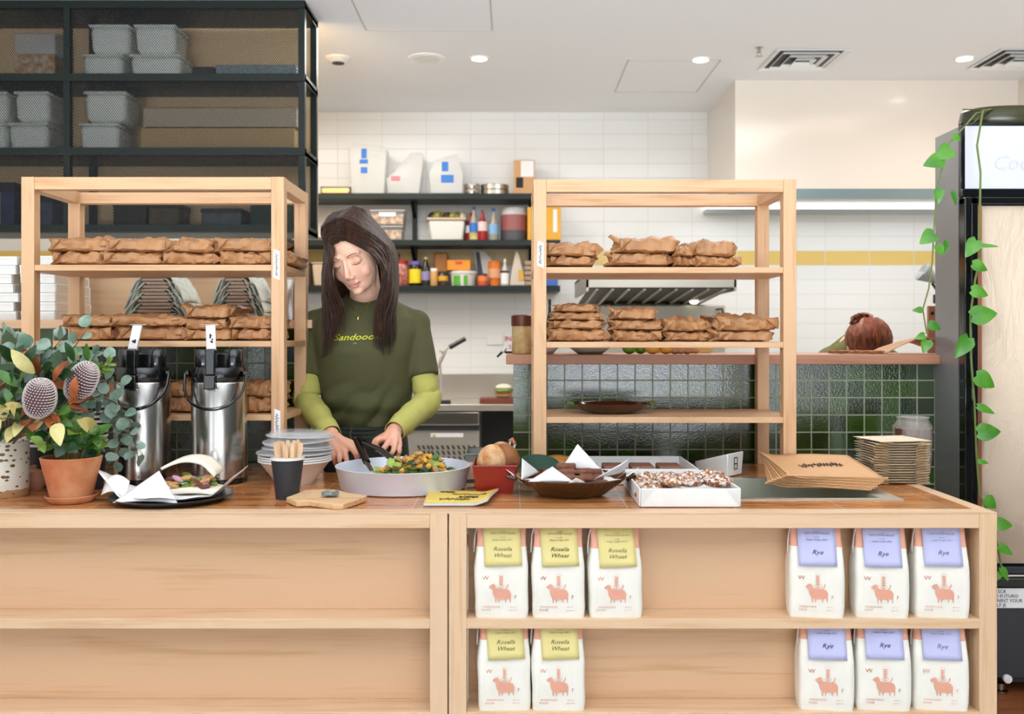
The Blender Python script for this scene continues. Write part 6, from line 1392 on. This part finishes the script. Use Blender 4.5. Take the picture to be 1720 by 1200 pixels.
# lime long sleeves, ruched
lime_m = mat('lime_knit', '#BDBB63', .85, var=.08, vs=30, bump=.25, bs=180)
def sleeve(pts, rs, sd):
    b = MB(); N = 70; c = crom(pts, N); rr_ = []
    for i in range(N):
        t = i/(N-1)*(len(rs)-1); k = min(int(t), len(rs)-2); r_ = rs[k]*(1-(t-k))+rs[k+1]*(t-k)
        rr_.append(r_*(1+.035*math.sin(i*.62+sd)+.03*math.sin(i*.27+2*sd)))
    n = 28; prev = None; vs = []
    for i, p in enumerate(c):
        t = (c[min(i+1, N-1)]-c[max(i-1, 0)]).normalized(); u = t.cross(Vector((0, -1, 0))).normalized() if prev is None else (prev-t*prev.dot(t)).normalized(); prev = u; v = t.cross(u)
        for k in range(n):
            a = 2*PI*k/n; d = u*math.cos(a)+v*math.sin(a); fold = 1+.055*noise.noise(Vector((i*.22+sd*5, 2.2*math.cos(a), 2.2*math.sin(a))))
            vs.append(p+d*rr_[i]*fold)
    b.add(vs, [[i*n+k, i*n+(k+1) % n, (i+1)*n+(k+1) % n, (i+1)*n+k] for i in range(N-1) for k in range(n)])
    return b.build('knit_sleeve', lime_m, wo, solid=.0015, ang=80)
sleeve([S1.lerp(E1, .45), S1.lerp(E1, .8), E1+Vector((-.001, 0, 0)), E1.lerp(W1, .5), W1+(E1-W1)*.02], [.037, .037, .0395, .0365, .0275], 1)
sleeve([S2.lerp(E2, .45), S2.lerp(E2, .8), E2, E2.lerp(W2, .5), W2+(E2-W2)*.02], [.037, .037, .0395, .0365, .0285], 2)
# t-shirt
b = MB()
loft(b, [ring(586, 648, 497, .052), ring(574, 660, 502, .064), ring(556, 680, 513, .080), ring(534, 700, 535, .102, -.006), ring(528, 704, 560, .114, -.012), ring(531, 698, 590, .122, -.018), ring(535, 695, 640, .115, -.01), ring(540, 690, 680, .108, -.01), ring(548, 680, 703, .103), ring(556, 674, 716, .092)], 40)
for S_, E_ in ((S1, E1), (S2, E2)):
    Hm = S_.lerp(E_, .69); b.tube([S_+Vector((-(S_.x)*.35, 0, .022)), S_, S_.lerp(E_, .35), Hm], [.044, .046, .046, .0475], 24); b.ell(S_, (.047, .047, .047), 20, 14)
shirt_m = mat('olive_cotton', '#50502f', .85, var=.07, vs=10, bump=.2, bs=220)
sh = fuse(b, .005, 10, 't_shirt', shirt_m, wo)
me = sh.data; nb_ = NB
for v in me.vertices:
    c = v.co; t = max(0, min(1, (1.30-c.z)/.25)); fr = 1 if c.y < -.02 else .4
    f1 = noise.noise(Vector((c.x*9+c.z*5, c.z*4, 3)))*.010*(.4+t); f2 = (abs(noise.noise(Vector((c.x*13-c.z*9, c.z*7+c.x*4, 8))))-.2)*.045*t*t
    f3 = .007*math.sin((c.z-1.09)*60+c.x*14)*max(0, 1-abs(c.z-1.075)/.05)
    n_ = Vector((c.x*.6, c.y, 0)).normalized() if abs(c.y)+abs(c.x) > 1e-4 else Vector((0, -1, 0)); v.co = c+n_*(f1+f2+f3)*fr
me.update()
bvs = BVHTree.FromPolygons([v.co.copy() for v in me.vertices], [tuple(p.vertices) for p in me.polygons])
def onshirt(x, z, off):
    h = bvs.ray_cast(Vector((x, -1, z)), Vector((0, 1, 0)), 2); return (h[0] if h[0] else Vector((x, -.1, z)))-Vector((0, off, 0))
# collar ribbing, print, sleeve hems
cpts = []
for i in range(33):
    a = 2*PI*i/32; cpts.append(NB+Vector((.060*math.cos(a), .058*math.sin(a)-.012, .016+.012*math.sin(a)+(-.012 if math.sin(a) < 0 else 0)*abs(math.sin(a)))))
MB().tube(cpts, .006, 8, 1).build('collar_rib', shirt_m, sh)
ts = write('Sandoooks', .026, mat('yellow_print', '#DDE03A', .7), sh, proj=lambda co_: onshirt(p_(605, 568, 2.9).x+co_.x, zz(571, 2.9)+co_.y+co_.x*.03, .0016+(.0002 if co_.z > 0 else 0)), rot=(0, 0, 0), shear=.35, sx=1.3, name='yellow_script', bold=.0002)
write('cafe', .008, mat('cream_print', '#D8D5B8', .7), sh, proj=lambda co_: onshirt(p_(600, 568, 2.9).x+co_.x, zz(578, 2.9)+co_.y, .0016), rot=(0, 0, 0), name='small_print')
# apron and trousers
b = MB(); loft(b, [ring(549, 680, 712, .104), ring(546, 684, 740, .108), ring(542, 688, 790, .114), ring(536, 694, 850, .12), (Vector((0, 0, .60)), .17, .14)], 40, cap=False)
ap = b.build('apron', mat('dark_green_apron', '#23291f', .8, var=.15, vs=14, bump=.3, bs=50), wo, solid=.002)
MB().tube([p_(590, 738, 2.86)+Vector((0, -.0, 0)), p_(588, 728, 2.855), p_(592, 716, 2.86)], [.004, .006, .003], 8, .5).build('apron_tie', mat('khaki_tie', '#55583c', .8), ap)
b = MB()
for y in (716, 724, 731): pass
b = MB()
for k in range(3):
    q_ = []
    for i in range(41):
        a = 2*PI*i/40; c, rx, ry = ring(548, 681, 717+7*k, .106); q_.append(c+Vector((rx*math.cos(a), ry*math.sin(a), 0)))
    MB().tube(q_, .0042, 6).build('apron_string', CACHE[('dark_green_apron', '#23291f', .8)], ap)
for s_ in (-1, 1):
    MB().tube([(.075*s_, 0, .88), (.08*s_, 0, .66), (.085*s_, -.01, .45), (.085*s_, .01, .09)], [.095, .082, .066, .052], 20).build('trouser_leg', mat('black_trousers', '#191a1c', .85), wo)
    MB().ell((.085*s_, -.05, .042), (.046, .13, .042), 18, 10).build('shoe', mat('black_shoe', '#15161a', .4), wo)
# hair
hn = NT('dark_brown_hair'); hn.put(hn.b.inputs['Base Color'], hn.ramp(hn.noise(26, hn.obj((6, 6, .7)), 3), ((.35, '#1b0e08'), (.6, '#412313'), (.8, '#6a3a20')))); hn.set(Roughness=.5, Specular_IOR_Level=.3); hn.put(hn.b.inputs['Sheen Weight'], .1)
hm = hn.m; hair_root = MB()
hair_root.ell(hl(0, .020, .045), (.0785, .0905, .0755), 40, 28, HM); hair_root.ell(hl(0, .035, .01), (.0765, .075, .085), 30, 20, HM)
hair = hair_root.build('hair', hm, wo)
def lerp_path(A, B, t): return [a.lerp(c, t) for a, c in zip(A, B)]
def hp(lst): return [p_(*q_) for q_ in lst]
HF = hl(0, -.076, .060); HT = hl(0, -.035, .118); HK = hl(0, .035, .120)
LA = [HF, hl(-.022, -.074, .055)]+hp([(560, 420, 2.770), (556, 446, 2.768), (560, 478, 2.785), (574, 505, 2.815), (580, 535, 2.835), (578, 566, 2.838), (570, 590, 2.845)])
LB = [HT, hl(-.047, -.047, .104)]+hp([ (548, 420, 2.84), (545, 455, 2.85), (545, 495, 2.86), (549, 535, 2.865), (552, 572, 2.86), (555, 604, 2.855)])
LC = [HK, hl(-.055, .035, .112)]+hp([ (549, 410, 2.92), (543, 460, 2.92), (543, 500, 2.90), (543, 540, 2.885), (543, 578, 2.87), (538, 612, 2.86)])
RA = [HF, hl(.022, -.074, .058)]+hp([(619, 424, 2.785), (640, 446, 2.81), (641, 482, 2.835), (629, 522, 2.84), (628, 560, 2.84), (630, 590, 2.85)])
RB = [HT, hl(.047, -.047, .106)]+hp([ (650, 412, 2.84), (658, 450, 2.86), (656, 490, 2.865), (645, 530, 2.86), (645, 572, 2.855), (648, 608, 2.855)])
RC = [HK, hl(.055, .035, .114)]+hp([ (660, 410, 2.92), (668, 455, 2.93), (668, 495, 2.92), (664, 530, 2.90), (666, 562, 2.875), (662, 600, 2.86)])
def strands(A, B_, Cc, n, seed, rad, name, zc=1.0):
    r = random.Random(seed); b = MB()
    for i in range(n):
        t = (i+r.random())/n*2; path = lerp_path(A, B_, t) if t < 1 else lerp_path(B_, Cc, t-1)
        ln = r.uniform(.80, 1.0); m = 22; c = crom(path, m); ph = r.random()*6; am = r.uniform(.001, .005)
        c = [p+Vector((am*math.sin(ph+j*.45)*(j/m)+r.uniform(-.001, .001), am*.6*math.cos(ph*2+j*.4)*(j/m)+.003*(r.random()-.5), 0)) for j, p in enumerate(c[:int(m*ln)])]
        q_ = len(c); rr_ = [rad*r.uniform(.9, 1.1)*(.65+.5*math.sin(PI*min(1, (j+1)/q_*1.1)))*(1 if j < q_-5 else (q_-j)/5.5) for j in range(q_)]
        b.tube(c, rr_, 6, .55)
    return b.build(name, hm, hair, ang=80)
strands(LA, LB, LC, 46, 1, .0062, 'hair_lock_layer'); strands(RA, RB, RC, 52, 2, .0062, 'hair_lock_layer')
strands(LA, LB, LC, 130, 3, .0019, 'fine_strands'); strands(RA, RB, RC, 150, 4, .0019, 'fine_strands')
# loose wisps by the ear, hair behind the neck
MB().tube(crom(hp([(622, 424, 2.785), (629, 440, 2.80), (632, 458, 2.815), (630, 482, 2.83)]), 12), [.0010]*9+[.0008, .0005, .0003], 5).build('loose_wisp', hm, hair)
b = MB(); loft(b, [(p_(606, 400, 2.93), .08, .05), (p_(608, 450, 2.965), .085, .045), (p_(606, 500, 3.02), .085, .035), (p_(604, 540, 3.07), .075, .025)], 24); b.build('back_hair', hm, hair)
# jewellery
gold = mat('gold', '#d8b25a', .25, 1)
MB().tube(crom([p_(588, 507, 2.90)+Vector((0, 0, 0)), onshirt(p_(595, 520, 2.9).x, zz(522, 2.9), .003), onshirt(p_(603, 535, 2.9).x, zz(533, 2.9), .003), onshirt(p_(612, 522, 2.9).x, zz(522, 2.9), .003), p_(622, 507, 2.90)], 20), .0008, 5).build('necklace', gold, wo)
pe = onshirt(p_(603, 536, 2.9).x, zz(536, 2.9), .004); MB().ell(pe, (.0035, .002, .0055), 10, 8).build('pendant', gold, wo)
for s_ in (-1, 1):
    c = hl(s_*.078, .008, -.045); MB().tube([c+HM @ Vector((0, .011*math.cos(a), .011*math.sin(a)-.006)) for a in [2*PI*i/18 for i in range(19)]], .0012, 6).build('hoop_earring', gold, wo)

# second worker, bent low behind the ledge
w2 = thing('person', 'bent over kitchen worker with an auburn bun behind the right ledge', 'person', ((1440-860)*4.3/FPX, 4.3, 0)); O2 = Vector(w2.location); q_ = lambda x, y, Y: P(x, y, Y)-O2
b = MB(); hd = q_(1455, 570, 4.12)
b.ell(hd, (.078, .105, .082), 24, 16); b.ell(hd+Vector((0, -.05, -.06)), (.06, .065, .06), 18, 12); b.ell(hd+Vector((0, -.11, -.05)), (.011, .015, .02), 10, 8)
for s_ in (-1, 1): b.ell(hd+Vector((s_*.078, -.01, -.03)), (.008, .02, .026), 10, 8)
nk = q_(1448, 590, 4.22); hip = Vector((.0, .42, .90))
b.tube([hd+Vector((0, .04, -.03)), nk], [.055, .06], 16); sh1, sh2 = q_(1392, 612, 4.25), q_(1492, 612, 4.25)
b.tube([nk, Vector((0, .10, 1.13)), Vector((0, .28, 1.0)), hip], [.10, .15, .14, .15], 22); cap_tube(b, [sh1, nk, sh2], [.055, .07, .055], 16)
for s_, S_ in ((-1, sh1), (1, sh2)):
    El = Vector((S_.x+s_*.05, -.08, .98)); Wr = Vector((S_.x-s_*.02, -.26, .93)); cap_tube(b, [S_, El], [.05, .038], 14); cap_tube(b, [El, Wr], [.036, .025], 14)
    for f in range(4): cap_tube(b, [Wr+Vector((.016*(f-1.5), -.05, -.005)), Wr+Vector((.018*(f-1.5), -.085, -.015)), Wr+Vector((.018*(f-1.5), -.105, -.035))], [.010, .009, .008], 8)
    b.ell(Wr+Vector((0, -.035, -.003)), (.036, .045, .016), 14, 8); cap_tube(b, [Wr+Vector((-s_*.03, -.02, 0)), Wr+Vector((-s_*.05, -.055, -.02))], [.011, .009], 8)
    kn = Vector((.1*s_, .28, .48)); an = Vector((.1*s_, .38, .09)); cap_tube(b, [hip+Vector((.09*s_, 0, -.03)), kn, an], [.09, .058, .038], 14); b.ell(an+Vector((0, -.07, -.045)), (.04, .12, .035), 12, 8)
plain = mat('plain_skin', '#E2AE92', .5, sss=.1); fuse(b, .006, 6, 'body', plain, w2)
b = MB(); b.ell(q_(1434, 606, 4.46), (.175, .17, .085), 26, 14); b.ell(nk+Vector((0, .02, .0)), (.10, .06, .075), 18, 12); b.tube([nk+Vector((0, .01, -.005)), Vector((0, .11, 1.125)), Vector((0, .28, 1.0)), hip], [.108, .162, .152, .16], 24); cap_tube(b, [sh1, nk, sh2], [.066, .079, .066], 16)
for s_, S_ in ((-1, sh1), (1, sh2)): cap_tube(b, [S_, S_.lerp(Vector((S_.x+s_*.05, -.08, .98)), .75)], [.062, .055], 14)
fuse(b, .007, 8, 'olive_top', mat('olive_cotton_2', '#5c5a2a', .85, var=.1, vs=12), w2)
b = MB()
for s_ in (-1, 1): b.tube([hip+Vector((.08*s_, 0, .02)), Vector((.1*s_, .28, .48)), Vector((.1*s_, .38, .06))], [.12, .075, .055], 18)
fuse(b, .01, 5, 'trousers', CACHE[('black_trousers', '#191a1c', .85)], w2)
an_ = NT('auburn_hair'); an_.put(an_.b.inputs['Base Color'], an_.ramp(an_.noise(24, an_.obj((6, 2, 1)), 3), ((.35, '#4d2110'), (.6, '#8c4424'), (.8, '#c07a48')))); an_.set(Roughness=.45)
hc_ = hd+Vector((0, -.018, .0)); hb_ = MB().ell(hc_, (.090, .120, .092), 32, 22).build('hair', an_.m, w2)
r = random.Random(9); b = MB(); bun = q_(1447, 540, 4.10)
for i in range(150):                                # strands drawn up towards the bun
    a = (i+.5)/150*2-1; th = a*1.45; pts_ = []
    for k in range(9):
        u = k/8; el = -1.1+2.35*u; x = .092*math.sin(th*(1-.55*u))*math.cos(el*.75); z = .094*math.sin(el); y = -.122*math.sqrt(max(.02, 1-(x/.093)**2-(z/.098)**2))
        pts_.append(hc_+Vector((x, y-.001*r.random(), z)))
    pts_.append(bun+Vector((a*.02, -.01, -.01))); b.tube(pts_, [.0022]*9+[.0015], 5)
b.build('drawn_back_strands', an_.m, hb_)
b = MB()
for i in range(26):
    a = i*1.3; rr_ = r.uniform(.018, .034); c0 = bun+Vector((r.uniform(-.012, .012), 0, r.uniform(-.004, .014)))
    b.tube([c0+Vector((rr_*math.cos(a+u), .025*math.sin(3*u+a), rr_*.72*math.sin(a+u))) for u in [k*.5 for k in range(9)]], [.004, .006, .0065, .0065, .0065, .0065, .006, .004, .0015], 6)
for i in range(12): b.tube([bun+Vector((r.uniform(-.02, .02), -.01, .01)), bun+Vector((r.uniform(-.05, .05), -.02, r.uniform(.0, .04)))], [.0015, .0006], 4)
b.build('messy_bun', an_.m, hb_)
